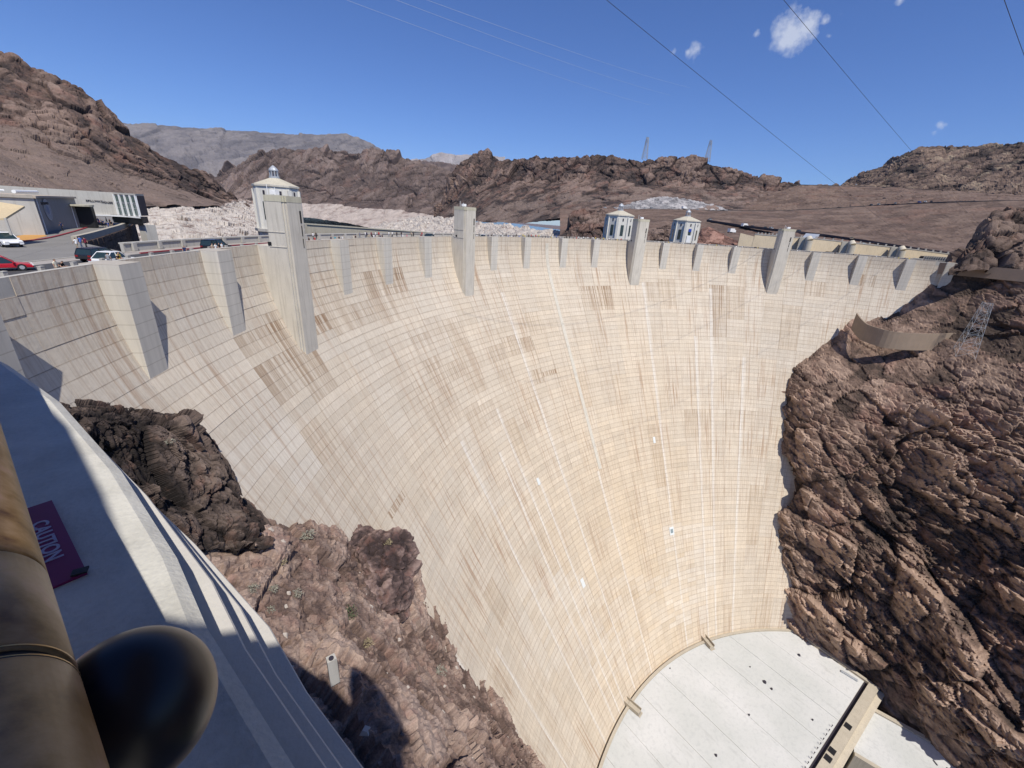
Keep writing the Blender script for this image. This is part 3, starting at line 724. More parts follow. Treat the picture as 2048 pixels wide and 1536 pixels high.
# far mesa and palest mountain
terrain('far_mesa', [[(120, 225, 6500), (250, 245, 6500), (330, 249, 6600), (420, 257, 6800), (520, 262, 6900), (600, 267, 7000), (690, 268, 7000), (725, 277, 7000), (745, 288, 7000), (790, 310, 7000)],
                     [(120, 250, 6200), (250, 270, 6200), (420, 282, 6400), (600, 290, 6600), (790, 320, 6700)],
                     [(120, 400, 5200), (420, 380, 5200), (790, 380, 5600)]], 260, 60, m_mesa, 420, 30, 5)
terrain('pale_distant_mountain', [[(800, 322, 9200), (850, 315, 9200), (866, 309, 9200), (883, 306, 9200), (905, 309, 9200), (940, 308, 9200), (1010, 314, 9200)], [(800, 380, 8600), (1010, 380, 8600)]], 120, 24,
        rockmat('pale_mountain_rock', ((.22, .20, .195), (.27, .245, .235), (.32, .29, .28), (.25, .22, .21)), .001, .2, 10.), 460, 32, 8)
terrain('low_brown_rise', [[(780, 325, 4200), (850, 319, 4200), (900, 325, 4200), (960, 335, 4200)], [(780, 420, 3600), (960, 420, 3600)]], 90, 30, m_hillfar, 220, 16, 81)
# left mountain over the exhibit building
terrain('left_mountain', [[(-520, -40, 330), (-300, 20, 330), (-120, 75, 330), (0, 107, 330), (28, 112, 330), (62, 141, 338), (110, 157, 346), (150, 176, 354), (185, 200, 360), (215, 230, 368), (250, 262, 378), (290, 290, 390), (340, 315, 410), (400, 345, 430), (440, 368, 450), (475, 396, 470), (500, 415, 490)],
                          [(-520, 180, 290), (-120, 220, 290), (0, 225, 290), (100, 265, 298), (180, 300, 314), (250, 335, 335), (330, 360, 370), (420, 390, 420), (500, 418, 460)],
                          [(-520, 330, 245), (-120, 300, 245), (0, 300, 245), (100, 335, 255), (180, 352, 275), (250, 370, 300), (330, 385, 330), (420, 402, 385), (500, 422, 440)],
                          [(-520, 420, 170), (-120, 400, 170), (0, 390, 170), (130, 402, 220), (270, 414, 280), (350, 412, 300), (430, 412, 350), (500, 425, 430)]],
        420, 260, m_hill, 26, 4.2, 11, big=1.1, ampv=[(0, 1), (.42, 1), (.55, .4), (1, .2)], talus=[(0, .1), (.35, .35), (.55, .7), (1, .75)], bleach=None, oct=(1, .42, .19))
# bleached shore below it
terrain('left_shore', [[(120, 398, 280), (270, 410, 300), (360, 412, 315), (440, 410, 380), (480, 398, 470), (505, 404, 520), (560, 420, 560)],
                       [(120, 430, 230), (270, 440, 235), (360, 440, 250), (440, 442, 290), (520, 440, 380), (560, 445, 420)],
                       [(120, 520, 165), (270, 505, 165), (360, 498, 170), (440, 495, 180), (520, 492, 230), (560, 485, 260)]], 260, 130, m_shore, 10, 1.6, 21, oct=(1, .42), bleach=[(0, .42), (.12, .62), (.5, .55), (.8, .56), (1, .7)], back=False)
# middle hills with the white bathtub ring
terrain('middle_hills', [[(380, 370, 1760), (430, 348, 1760), (470, 325, 1740), (520, 305, 1740), (560, 300, 1720), (600, 296, 1720), (650, 292, 1700), (700, 300, 1700), (745, 290, 1680), (800, 304, 1680), (850, 322, 1640), (890, 340, 1600), (930, 360, 1560)],
                         [(380, 395, 1560), (600, 370, 1560), (750, 375, 1540), (930, 415, 1420)],
                         [(380, 403, 1500), (480, 398, 1500), (620, 407, 1480), (700, 413, 1450), (840, 425, 1350), (930, 440, 1300)],
                         [(380, 425, 1450), (480, 422, 1450), (620, 436, 1430), (700, 447, 1350), (740, 456, 1300), (840, 466, 1200), (930, 475, 1200)]],
        380, 200, m_hillfar, 100, 17, 31, big=.9, oct=(1, .42, .2), bleach=[(0, 0.), (.60, .05), (.655, .2), (.69, .9), (1, 1.)], ampv=[(0, 1), (.55, .8), (.66, .25), (1, .15)])
terrain('near_pale_shore', [[(725, 460, 900), (760, 449, 900), (800, 437, 900), (850, 430, 850), (905, 434, 800), (960, 444, 700), (1060, 455, 600), (1160, 466, 520), (1260, 476, 460)],
                            [(725, 470, 800), (800, 462, 780), (900, 468, 700), (1060, 475, 520), (1260, 486, 400)], [(725, 480, 760), (900, 490, 600), (1260, 500, 350)]], 240, 50, m_shore, 20, 4., 41, oct=(1, .42), bleach=[(0, .62), (1, .8)], back=False)
# middle ridge with cliffs
terrain('middle_ridge', [[(870, 420, 960), (890, 378, 950), (902, 345, 940), (930, 320, 930), (955, 303, 925), (975, 300, 915), (1005, 317, 900), (1060, 313, 870), (1150, 313, 830), (1200, 308, 810), (1225, 310, 800), (1245, 318, 800), (1290, 317, 790), (1385, 312, 780), (1420, 324, 770), (1470, 340, 760), (1500, 345, 755), (1545, 355, 745), (1600, 368, 735), (1640, 374, 730)],
                         [(870, 430, 910), (930, 375, 890), (1000, 362, 860), (1150, 358, 790), (1300, 362, 750), (1450, 372, 725), (1640, 386, 700)],
                         [(870, 440, 860), (930, 415, 830), (1000, 395, 790), (1150, 385, 720), (1300, 388, 680), (1450, 400, 650), (1640, 400, 640)],
                         [(870, 450, 800), (950, 442, 750), (1050, 446, 660), (1150, 430, 600), (1220, 417, 570), (1340, 418, 560), (1440, 420, 560), (1640, 425, 540)]],
        460, 240, m_hill, 36, 7.5, 51, big=.5, sq=(1, 1, .6), talus=[(0, .1), (.2, .0), (.36, .15), (.55, .42), (.8, .5), (1, .45)], ampv=[(0, 1), (.33, 1.15), (.42, .5), (.8, .4), (1, .2)], oct=(1, .42, .19))
# knoll, dark outcrops and red rock by the far intake towers
def knoll(name, pts, depth, thick, mat, size, amp, seed, label, base_py):
    """a rock mass: outline pts across the top, real depth behind and in front"""
    top = [(x, y, depth) for x, y in pts]; f = [(pts[0][0]-2, base_py, depth-thick*.6), (pts[-1][0]+2, base_py, depth-thick*.6)]
    mid = [(x, y+(base_py-y)*.5, depth-thick*.45) for x, y in pts]
    return terrain(name, [top, mid, f], 120, 60, mat, size, amp*.55, seed, oct=(1, .42), ampv=[(0, .6), (1, 1)], label=label, cat='rock')
knoll('rock_knoll', [(1118, 470), (1136, 452), (1140, 425), (1150, 418), (1200, 418), (1218, 422), (1235, 440), (1245, 470)], 380, 40, m_hill, 8, 5, 61, 'dark rock knoll on the far shore left of the pair of octagonal towers', 478)
knoll('rock_outcrop', [(1285, 480), (1296, 462), (1310, 455), (1335, 450), (1352, 448), (1362, 470)], 330, 30, m_hill, 6, 4, 62, 'dark rock outcrop between the two far octagonal towers', 482)
knoll('red_rock_outcrop', [(1388, 488), (1395, 470), (1404, 456), (1418, 452), (1440, 464), (1462, 476), (1500, 486), (1532, 496)], 262, 24, m_redrock, 6, 2.4, 63, 'reddish rock outcrop right of the octagonal tower with the blue sign', 500)
# grey rubble slope above the far car park
terrain('grey_rubble_slope', [[(1225, 417, 575), (1270, 403, 590), (1320, 393, 600), (1365, 396, 600), (1410, 405, 595), (1440, 412, 590), (1460, 420, 580)], [(1225, 419, 560), (1460, 421, 560)]], 120, 36,
        rockmat('grey_rubble', ((.17, .165, .17), (.26, .25, .25), (.36, .34, .33), (.22, .2, .2)), .05, .5, .5), 8, 1.4, 66, back=False)
# right-hand slopes carrying the three road lines
terrain('right_slope', [[(1440, 420, 640), (1560, 382, 660), (1600, 369, 680), (1690, 371, 680), (1800, 375, 640), (1920, 383, 580), (2048, 391, 520), (2400, 410, 420)],
                        [(1440, 424, 560), (1560, 421, 540), (1640, 417, 520), (1750, 410, 500), (1900, 403, 440), (2048, 400, 400), (2400, 415, 330)]], 300, 90, m_slope, 12, 1.2, 71, oct=(1, .4))
terrain('spoil_slope', [[(1120, 417, 570), (1340, 418, 560), (1440, 421, 560), (1560, 421.5, 540), (1640, 417.5, 520), (1750, 410.5, 500), (1900, 403.5, 440), (2048, 400.5, 400), (2400, 416, 330)],
                        [(1120, 450, 480), (1340, 440, 470), (1420, 444, 440), (1560, 460, 400), (1700, 468, 380), (1900, 485, 340), (2048, 500, 300), (2400, 520, 250)],
                        [(1120, 490, 330), (1340, 490, 330), (1480, 500, 300), (1560, 468, 330), (1740, 486, 300), (1920, 513, 270), (2048, 530, 250), (2400, 560, 220)]], 300, 110, m_slope, 14, .6, 72, oct=(1, .4), back=False, ampv=[(0, .1), (.1, 1), (.9, 1), (1, .1)])
terrain('spillway_bench', [[(1470, 486, 300), (1560, 461, 330), (1740, 487, 300), (1920, 515, 270), (2048, 532, 250)], [(1470, 520, 245), (1560, 500, 240), (1740, 505, 235), (1920, 528, 225), (2048, 545, 215)]], 120, 24, m_slope, 6, .5, 73, back=False)
terrain('right_hill', [[(1560, 385, 900), (1640, 376, 900), (1680, 370, 860), (1700, 358, 850), (1722, 345, 840), (1745, 337, 830), (1775, 325, 820), (1795, 312, 810), (1815, 301, 800), (1850, 294, 790), (1900, 292, 780), (1960, 293, 760), (2000, 289, 740), (2048, 281, 720), (2200, 265, 680), (2450, 250, 620)],
                       [(1560, 390, 830), (1700, 372, 780), (1800, 345, 730), (1900, 335, 700), (2048, 330, 640), (2450, 310, 560)],
                       [(1560, 392, 760), (1690, 374, 720), (1800, 378, 670), (1920, 387, 610), (2048, 395, 550), (2450, 420, 440)]], 380, 170, rockmat('layered_hill_rock', ((.05, .038, .033), (.12, .082, .064), (.19, .135, .10), (.33, .26, .18)), .02, .8, 1.2), 24, 5, 75, sq=(.8, .8, 1.7), big=.5, oct=(1, .42, .2))

# roads on the right slopes: thin ribbons following the lines, with a guard wall
def ribbon(name, pts, w, lab=None, wall=0., mat=None, wmat=None):
    X = np.array([P(*q) for q in pts]); t = np.linspace(0, 1, len(pts)); u = np.linspace(0, 1, 60); X = np.stack([np.interp(u, t, X[:, k]) for k in range(3)], -1)
    d = np.gradient(X, axis=0); n = np.stack([-d[:, 1], d[:, 0], 0*d[:, 0]], -1); n /= np.linalg.norm(n, axis=1)[:, None]
    s = np.sign((n*(CAM-X)).sum(1))[:, None]; n = n*s
    A_ = X+n*1.2+[0, 0, .5]; B_ = X-n*w+[0, 0, .5]; b = MB()
    vs = A_.tolist()+B_.tolist()+(A_-[0, 0, 1.2]).tolist(); m = 60
    b.add(vs, [(i, i+1, m+i+1, m+i) for i in range(m-1)]+[(i+1, i, 2*m+i, 2*m+i+1) for i in range(m-1)])
    o = b.build(name, mat or m_asph); tag(o, kind='structure')
    if wall:
        b = MB(); C_ = A_; D_ = A_+n*.4; vs = C_.tolist()+(C_+[0, 0, wall]).tolist()+(D_+[0, 0, wall]).tolist()+(D_-[0, 0, .5]).tolist()
        b.add(vs, [f for i in range(m-1) for f in ((i, i+1, m+i+1, m+i), (m+i, m+i+1, 2*m+i+1, 2*m+i), (2*m+i, 2*m+i+1, 3*m+i+1, 3*m+i))])
        tag(b.build('guard_wall', wmat or m_conc), lab, 'wall')
ribbon('upper_road', [(1590, 369.5, 678), (1690, 372, 678), (1800, 376, 638), (1920, 384, 578), (2060, 392.5, 518)], 7)
ribbon('middle_road', [(1130, 419, 568), (1340, 419, 558), (1440, 421.5, 558), (1560, 422, 538), (1640, 418, 518), (1750, 411, 498), (1900, 404, 438), (2060, 401, 398)], 8)
ribbon('lower_road', [(1415, 442, 444), (1480, 452, 410), (1560, 462, 345), (1650, 472, 330), (1740, 485, 302), (1830, 499, 285), (1920, 512, 272)], 9, 'low dark guard wall along the lower road above the spillway', .9, wmat=m_dark)

# water of the reservoir
b = MB(); b.add([(-1400, 155, -52), (900, 155, -52), (3500, 5200, -52), (-3500, 5200, -52)], [(0, 1, 2, 3)])
k = MT('reservoir_water', .14); n_ = k.noise(k.map(k.pos(), (1, 1, 1)), .15, 6); k.col((.012, .03, .042)); k.bump(n_, .25); k.b.inputs['Specular IOR Level'].default_value = .5
tag(b.build('reservoir_water', k.m), kind='structure')
b = MB(); b.add([(-9500, -400, -190), (11500, -400, -190), (11500, 16500, -190), (-9500, 16500, -190)], [(0, 1, 2, 3)]); tag(b.build('ground', m_slope), kind='structure')

# ------------------------------------------------------------------ spillway
sp = empty('spillway', P(1700, 500, 235)); tag(sp, 'pale curved concrete spillway wall with three rounded piers behind the right end of the crest', 'spillway')
SL = Vector(sp.location)
def at_sp(o): o.location = -SL; return o
m_spier = concrete('pier_concrete', (.56, .51, .41), .3)
m_spill = concrete('spillway_concrete', (.60, .50, .35), .15, amt=.3)
pts = [(1481, 466, 246), (1520, 470, 243), (1560, 473, 240), (1640, 479, 237), (1740, 490, 233), (1830, 500, 229), (1912, 511, 226)]
X = np.array([P(*q) for q in pts]); u = np.linspace(0, 1, 50); X = np.stack([np.interp(u, np.linspace(0, 1, len(pts)), X[:, k]) for k in range(3)], -1)
d = np.gradient(X, axis=0); n = np.stack([-d[:, 1], d[:, 0], 0*d[:, 0]], -1); n /= np.linalg.norm(n, axis=1)[:, None]; n *= np.sign((n*(CAM-X)).sum(1))[:, None]
def swall(X, n, h, t, lean=.12):
    m = len(X); b = MB(); q = [X, X+n*h*lean-[0, 0, h], X-n*t-[0, 0, h], X-n*t]
    b.add(np.concatenate(q).tolist(), [(a*m+i, a*m+i+1, ((a+1) % 4)*m+i+1, ((a+1) % 4)*m+i) for a in range(4) for i in range(m-1)]); return b
at_sp(swall(X[6:], n[6:], 16, 1.2).build('wall', m_spill, sp))
hh_ = X[:9].copy(); hh_[:, 2] += np.linspace(0, -1.5, 9)
at_sp(swall(hh_, n[:9], 9, 1.2).build('curved_wing_wall', m_spill, sp))
at_sp(swall(X[6:]+[0, 0, .5]+n[6:]*.15, n[6:], .5, 1.5, 0).build('wall_coping', m_conc, sp))
for px, py, dd in ((1620, 477, 233), (1706, 486, 229), (1806, 497, 225)):
    q = P(px, py, dd); b = MB(); b.tube((q[0], q[1], q[2]-17), (q[0], q[1], q[2]-1.2), 1.9, n=20); b.tube((q[0], q[1], q[2]-1.2), (q[0]+.6, q[1]+1.2, q[2]+.5), 1.9, 1.6, n=20); b.box((q[0]+1.5, q[1]+3, q[2]-8), (3.4, 5, 16.6), .4); at_sp(b.build('pier', m_spier, sp))
q0, q1 = P(1603, 476, 236), P(1630, 470, 262); b = MB()
b.add([P(1602, 478, 238), P(1626, 481, 238), P(1640, 468.5, 262), P(1612, 466.5, 262)], [(0, 1, 2, 3)]); b.add([np.array(v)-[0, 0, .8] for v in b.v], [(3, 2, 1, 0), (0, 1, -3, -4)] if False else [(3, 2, 1, 0)])
at_sp(b.build('gate_panel', m_steel, sp))
# row of small posts on the coping
for i in range(34):
    j = i*49/33.; q = np.array([np.interp(j, range(50), X[:, k]) for k in range(3)])-n[int(j)]*.8
    if j < 7: continue
    b = MB(); b.box((q[0], q[1], q[2]+.95), (.9, .7, 1.0), .4); at_sp(b.build('coping_block', m_conc, sp))
bs = empty('spillway_gate_bridge', P(1870, 516, 214)); tag(bs, 'low dark ribbed gate structure beside the spillway, left of the dark outcrop', 'gate'); BL = Vector(bs.location)
A_, B_ = P(1850, 513, 222), P(1912, 517, 213)
for i in range(14):
    q = A_+(B_-A_)*i/13; b = MB(); b.box((q[0], q[1], q[2]-.8), (.5, .8, 2.4), .5); o = b.build('rib', m_conc, bs); o.location = -BL
dv = B_-A_; L = float(np.hypot(dv[0], dv[1])); a = math.atan2(dv[1], dv[0]); q = (A_+B_)/2
b = MB(); b.box((q[0]+.6, q[1]+.9, q[2]-.2), (L+2, 1.2, .5), a); b.box((q[0]+1, q[1]+1.2, q[2]-3), (L+2, 1, 5), a); o = b.build('deck', m_dark, bs); o.location = -BL
q = P(1838, 516, 219); b = MB(); b.tube((q[0], q[1], q[2]-3), (q[0], q[1], q[2]-.2), 2.3, n=16); o = b.build('round_end', m_conc, bs); o.location = -BL

# ------------------------------------------------------------------ right canyon wall
cp = np.array([  # y, z, x
 (39, -1.6, 133.2), (46, -14, 129.6), (54, -25.5, 121), (61, -29, 116), (66, -40, 106), (72, -50, 96), (69, -62, 90), (62, -82, 83), (54, -102, 77.6), (50, -117, 71), (40, -136, 69), (32, -150, 66.9), (30, -165, 66),
 (60, -1.6, 152), (75, -30, 140), (88, -50, 118), (88, -65, 108), (80, -85, 100), (72, -105, 92), (66, -125, 86), (55, -150, 82),
 (4, -150, 66.6), (4, -165, 66), (-19, -152, 61), (-60, -152, 48), (-110, -152, 34), (-60, -175, 46), (15, -130, 74), (-20, -125, 72), (4, -100, 84), (-25, -100, 80), (4, -60, 99), (-30, -60, 93), (20, -33, 112), (4, -32, 112), (-20, -32, 110),
 (20, -27, 121), (4, -26.5, 122), (-20, -26.5, 122), (15, -1.6, 133), (0, -1.6, 132), (-30, -1.6, 128), (-60, -1.6, 118), (-60, -50, 88), (-60, -100, 68), (-120, -1.6, 95), (-120, -60, 62), (-120, -110, 44), (30, -14, 128), (0, -14, 126)])
def rbf(c, val, Q, s=1.):
    D = np.linalg.norm(c[:, None]-c[None], axis=2)+np.eye(len(c))*0; n = len(c)
    A_ = np.zeros((n+3, n+3)); A_[:n, :n] = D-np.eye(n)*s; A_[:n, n:] = np.c_[np.ones(n), c]; A_[n:, :n] = A_[:n, n:].T
    w = np.linalg.solve(A_, np.r_[val, 0, 0, 0]); o = np.empty(len(Q))
    for i in range(0, len(Q), 40000):
        q = Q[i:i+40000]; o[i:i+40000] = np.linalg.norm(q[:, None]-c[None], axis=2)@w[:n]+w[n]+q@w[n+1:]
    return o
for i_, (qx, qy) in enumerate([(1905, 530), (1830, 590), (1750, 640), (1700, 650), (1640, 700), (1580, 740), (1565, 800), (1558, 900), (1560, 1000), (1550, 1080), (1570, 1180), (1583, 1255)]):
    X_, _ = face_hit(qx, qy); cp[i_] = (X_[1], X_[2], X_[0])
ny_, nz_ = 420, 380
yy = np.linspace(84, -120, ny_); zz_ = np.linspace(-1.5, -168, nz_)
Y, Z = np.meshgrid(yy, zz_); X0 = rbf(cp[:, :2]*[1, 1.0], cp[:, 2], np.c_[Y.ravel(), Z.ravel()], .0).reshape(Y.shape)
G = np.stack([X0, Y, Z], -1); N = normals(G); N = N*np.sign(-N[..., :1]+1e-9)
ca, sa = math.cos(rad(22)), math.sin(rad(22)); RT = np.array([[1, 0, 0], [0, ca, -sa], [0, sa, ca]])     # bedding runs down and away from the dam
h, tone = rocky(G.reshape(-1, 3), 14., 6.0, 101, (1, .72, 1.15), (1, .42, .2), RT, .22)
h3, t3 = rocky(G.reshape(-1, 3), 3.4, .8, 121, (1, .8, 1.3), (1, .5), RT, .3)
h2, t2 = rocky(G.reshape(-1, 3), 42., 10., 140, (1, .6, 1), (1,), RT, .15)
h = (h+h3+h2*.8+ridged(G.reshape(-1, 3)/12., 4, .5, 9)*.5).reshape(Y.shape); tone = tone+t3*.4
# the rock keeps to its line where it meets the dam and the roof
rim = np.clip((Y-26)/12, 0, 1)*np.clip((Z+160)/160+.4, 0, 1)
w = 1-.55*np.clip((Y-24)/14, 0, 1); w = w*(1-.75*np.clip((-140-Z)/10, 0, 1))
w = w*np.clip((-1.5-Z)/4, .1, 1)*np.interp(Z, [-60, -42, -30], [1, .45, .4])
G = G+N*(h*w)[..., None]
right_wall = gridmesh('canyon_wall', G.reshape(-1, 3), ny_, nz_, m_cliff, {'tone': tone+t2*.5, 'bleach': np.zeros(ny_*nz_)})
tag(right_wall, kind='structure')
# ledge on top with the crest road's guard wall
gw = empty('abutment_guard_wall', (132, 20, -1)); tag(gw, 'low brown guard wall running along the rock rim at the right end of the dam', 'wall')
rimp = [(131.6, 43), (130.5, 37), (131, 28), (131, 10), (130, -10), (127, -30), (117, -60)]
def ringwall(pts, w, z0, z1):
    b = MB(); n = len(pts); P_ = [Vector(p) for p in pts]; L_, R__ = [], []
    for i in range(n):
        d = (P_[min(i+1, n-1)]-P_[max(i-1, 0)]).normalized(); q = Vector((-d.y, d.x)); L_.append(P_[i]-q*w/2); R__.append(P_[i]+q*w/2)
    z0s = z0 if hasattr(z0, '__len__') else [z0]*n; z1s = z1 if hasattr(z1, '__len__') else [z1]*n
    vs = []
    for i in range(n): vs += [(L_[i].x, L_[i].y, z0s[i]), (R__[i].x, R__[i].y, z0s[i]), (R__[i].x, R__[i].y, z1s[i]), (L_[i].x, L_[i].y, z1s[i])]
    b.add(vs, [(o*4+j, o*4+4+j, o*4+4+(j+1) % 4, o*4+(j+1) % 4) for o in range(n-1) for j in range(4)]+[(0, 1, 2, 3), (n*4-1, n*4-2, n*4-3, n*4-4)]); return b
def smooth(pts, m=6):
    pts = np.array(pts, float); t = np.arange(len(pts)); u = np.linspace(0, len(pts)-1, (len(pts)-1)*m+1); out = []
    for x in u:
        i = min(int(x), len(pts)-2); f = x-i; p0 = pts[max(i-1, 0)]; p1 = pts[i]; p2 = pts[i+1]; p3 = pts[min(i+2, len(pts)-1)]
        out.append(.5*((2*p1)+(-p0+p2)*f+(2*p0-5*p1+4*p2-p3)*f*f+(-p0+3*p1-3*p2+p3)*f**3))
    return np.array(out)
o = ringwall([tuple(q) for q in smooth(rimp)], .5, -4.5, -.3).build('wall', concrete('brown_wall_concrete', (.27, .20, .15), .5), gw); o.location = (-132, -20, 1)
b = MB(); vs = [(x, y, -1.55) for x, y in rimp]+[(x+26, y, -1.55) for x, y in rimp]; m = len(rimp); b.add(vs, [(i, i+1, m+i+1, m+i) for i in range(m-1)]); tag(b.build('abutment_road', m_asph), kind='structure')
# long curved retaining wall on the ledge
rw = [Gp(1714, 627, -22.5), Gp(1736, 650, -25.), Gp(1790, 664, -25.5), Gp(1860, 668, -25.5), Gp(1950, 664, -25.5), Gp(2060, 655, -25.5), Gp(2250, 640, -25.5)]
q = smooth([x[:2] for x in rw]); n = len(q); z1 = np.interp(np.linspace(0, 1, n), [0, .16, .3, 1], [-22.3, -24.8, -25.4, -25.4])
o = ringwall([tuple(x) for x in q], .45, list(z1-6.6), list(z1)).build('retaining_wall', concrete('brown_retaining_concrete', (.26, .20, .15), .5, amt=.5)); tag(o, 'long curved brown concrete retaining wall with a pointed tip, across the right rock face', 'wall')
# a rock bench the wall stands on
# dark outcrop above the road at the right edge
knoll('rock_outcrop', [(1900, 532), (1912, 520), (1924, 497), (1942, 472), (1962, 448), (1985, 424), (2012, 413), (2048, 410), (2130, 380), (2300, 330)], 172, 26, rockmat('dark_brown_rock', ((.05, .036, .03), (.095, .066, .052), (.165, .118, .092), (.2, .12, .09)), .06, .7, .3), 9, 6, 91, 'dark steep rock outcrop at the right edge above the end of the crest road', 540)

# lattice transmission tower on the right wall
def lattice(name, foot, H, w0, w1, lab, r=.1, arms=True, rot=.4, lean=(0, 0), parts=True):
    root = empty(name, foot, rot); tag(root, lab, 'pylon')
    lv = np.linspace(0, 1, 8); W_ = lambda t: w0+(w1-w0)*t
    cr = lambda t, i: Vector(((-1 if i in (0, 3) else 1)*W_(t)/2+lean[0]*t, (-1 if i < 2 else 1)*W_(t)/2+lean[1]*t, H*t))
    for i in range(4):
        b = MB(); b.tube(cr(0, i), cr(1, i), r, n=4); b.build('leg', m_steel, root)
    b = MB()
    for a, c in zip(lv[:-1], lv[1:]):
        for i in range(4):
            j = (i+1) % 4; b.tube(cr(a, i), cr(c, j), r*.6, n=3); b.tube(cr(a, j), cr(c, i), r*.6, n=3); b.tube(cr(c, i), cr(c, j), r*.6, n=3)
    b.build('bracing', m_steel, root)
    if arms:
        for t in (.82, .92, 1.):
            b = MB(); z = H*t
            for y in (-W_(t)/2, W_(t)/2):
                b.tube((-w0*.9+lean[0]*t, lean[1]*t, z), (w0*.9+lean[0]*t, lean[1]*t, z), r*.7, n=4); b.tube((-w0*.9+lean[0]*t, lean[1]*t, z), (lean[0]*t, y+lean[1]*t, z-H*.05), r*.5, n=3); b.tube((w0*.9+lean[0]*t, lean[1]*t, z), (lean[0]*t, y+lean[1]*t, z-H*.05), r*.5, n=3)
            b.build('crossarm', m_steel, root)
    return root
dgp = bpy.context.evaluated_depsgraph_get(); hp_ = S.ray_cast(dgp, Vector(CAM+ray(1925, 712)*60), Vector(ray(1925, 712)).normalized()); f1 = np.array(hp_[1]); lattice('lattice_pylon', f1, 20, 5.5, 2.2, 'pale lattice steel pylon standing on the right rock face before the retaining wall', .06)
for px, py, H, lb in ((1289, 317, 34, 'distant lattice pylon on the ridge, left of two against the sky'), (1414, 321, 31, 'distant lattice pylon on the ridge, right of two against the sky')):
    f = P(px, py, 915 if px < 1300 else 890); f[2] -= 2; lattice('lattice_pylon', f, H+8, 11, 4, lb, .42)

# ------------------------------------------------------------------ left rock: slope, dark cliff block
lc = np.array([  # x, y, z
 (-128, 75, -6), (-124.7, 60.5, -9.7), (-120, 66, -14.6), (-117, 68.5, -18), (-114, 69, -22.6), (-112.4, 67.5, -27.7), (-109.5, 65.8, -35.3), (-107, 67, -38.2), (-98, 72.2, -46.3), (-88, 75, -57.2), (-88.4, 69.8, -64.5), (-81, 66.5, -79.5), (-75.2, 62.6, -93), (-67.5, 57.5, -110), (-64, 51, -124), (-58, 46, -140)])
CQ = [(94, 785), (180, 808), (270, 812), (380, 830), (430, 890), (480, 960), (550, 1050), (590, 1060), (700, 1060), (800, 1090), (820, 1180), (900, 1270), (960, 1350), (1030, 1440), (1075, 1536)]
for i_, (qx, qy) in enumerate(CQ): lc[i_] = face_hit(qx, qy)[0]
ctl = [(-113, 58, -29.3), (-109.5, 66, -32.), (-113, 66, -29.), (-118, 60, -27.5), (-122, 50, -25), (-107, 55, -34.), (-104, 58, -38), (-110, 48, -31.), (-113, 35, -28.5), (-113, 20, -26), (-106, 35, -34.5), (-104, 20, -36), (-98, 50, -50), (-96, 30, -52), (-92, 62, -56), (-93, 10, -55), (-88, 40, -68), (-84, 55, -78), (-82, 20, -78), (-76, 40, -94), (-74, 52, -98), (-72, 20, -100), (-64, 35, -122), (-62, 10, -124), (-54, 20, -145), (-52, 0, -150), (-50, 40, -155), (-122, 40, -30), (-122, 20, -26), (-135, 30, -26),
       (-98, 78, -49), (-86, 80, -62), (-78, 74, -80), (-70, 68, -98), (-60, 60, -122), (-110, -10, -26), (-95, -20, -50), (-80, -20, -80), (-60, -20, -125)]
allc = np.array([tuple(q) for q in lc[6:15]]+ctl)
nx_, ny2 = 400, 420
# the grid follows the fall line: finer where the camera is near
xs = np.linspace(-128, -46, nx_); ys = np.linspace(-6, 82, ny2)
Xg, Yg = np.meshgrid(xs, ys); Zg = rbf(allc[:, :2], allc[:, 2], np.c_[Xg.ravel(), Yg.ravel()]).reshape(Xg.shape)
Zg = np.minimum(Zg, -24)
G = np.stack([Xg, Yg, Zg], -1); N = normals(G); N *= np.sign(N[..., 2:]+1e-9)
LR = np.array([[math.cos(.5), -math.sin(.5), 0], [math.sin(.5), math.cos(.5), 0], [0, 0, 1.]])
h, tone = rocky(G.reshape(-1, 3), 7.5, 1.1, 201, (.6, 1, 1), (1, .42, .2, .09), LR, .25)
h2, t2 = rocky(G.reshape(-1, 3), 13., 1.6, 240, (.8, .9, 1), (1,))
edge = np.clip(1-np.abs(Xg+92)/60, .35, 1)
G = G+N*((h+h2*.8+fbm(G.reshape(-1, 3)/1.2, 4, .6, 5)*.22).reshape(Xg.shape)*1.0)[..., None]
ls = gridmesh('left_rock_slope', G.reshape(-1, 3), nx_, ny2, m_near, {'tone': tone+t2*.4, 'bleach': np.zeros(nx_*ny2)}); tag(ls, kind='structure')
# knobs at the slope's rim
def boulder(name, c, r, seed, mat, label, sq=(1, 1, .8), amp=.16, sub=5):
    b = bmesh.new(); bmesh.ops.create_icosphere(b, subdivisions=sub, radius=1.); me = bpy.data.meshes.new(name); b.to_mesh(me); b.free()
    V = np.empty(len(me.vertices)*3, np.float32); me.vertices.foreach_get('co', V); V = V.reshape(-1, 3).astype(float)
    Q = V*r*np.array(sq); h, t = rocky(Q+seed*13.7, max(r*.8, .4), amp*r, seed, (1, 1, 1), (1, .42, .2, .1)); V2 = Q+V*h[:, None]
    me.vertices.foreach_set('co', V2.astype(np.float32).ravel()); at = me.attributes.new('tone', 'FLOAT', 'POINT'); at.data.foreach_set('value', t.astype(np.float32))
    V2 = V2*(1-.12*(np.abs(V[:, 2:])>.62)); me.materials.append(mat); me.update(); o = link(bpy.data.objects.new(name, me)); o.location = tuple(c); tag(o, label, 'rock'); return o
m_purple = rockmat('purple_brown_rock', ((.065, .045, .042), (.13, .088, .078), (.21, .15, .13), (.16, .085, .07)), .25, .8, .08)
boulder('rock_outcrop', P(663, 1064, 72), 2.6, 3, m_purple, 'reddish rock knob behind which a small concrete post stands, by the foot of the dam')
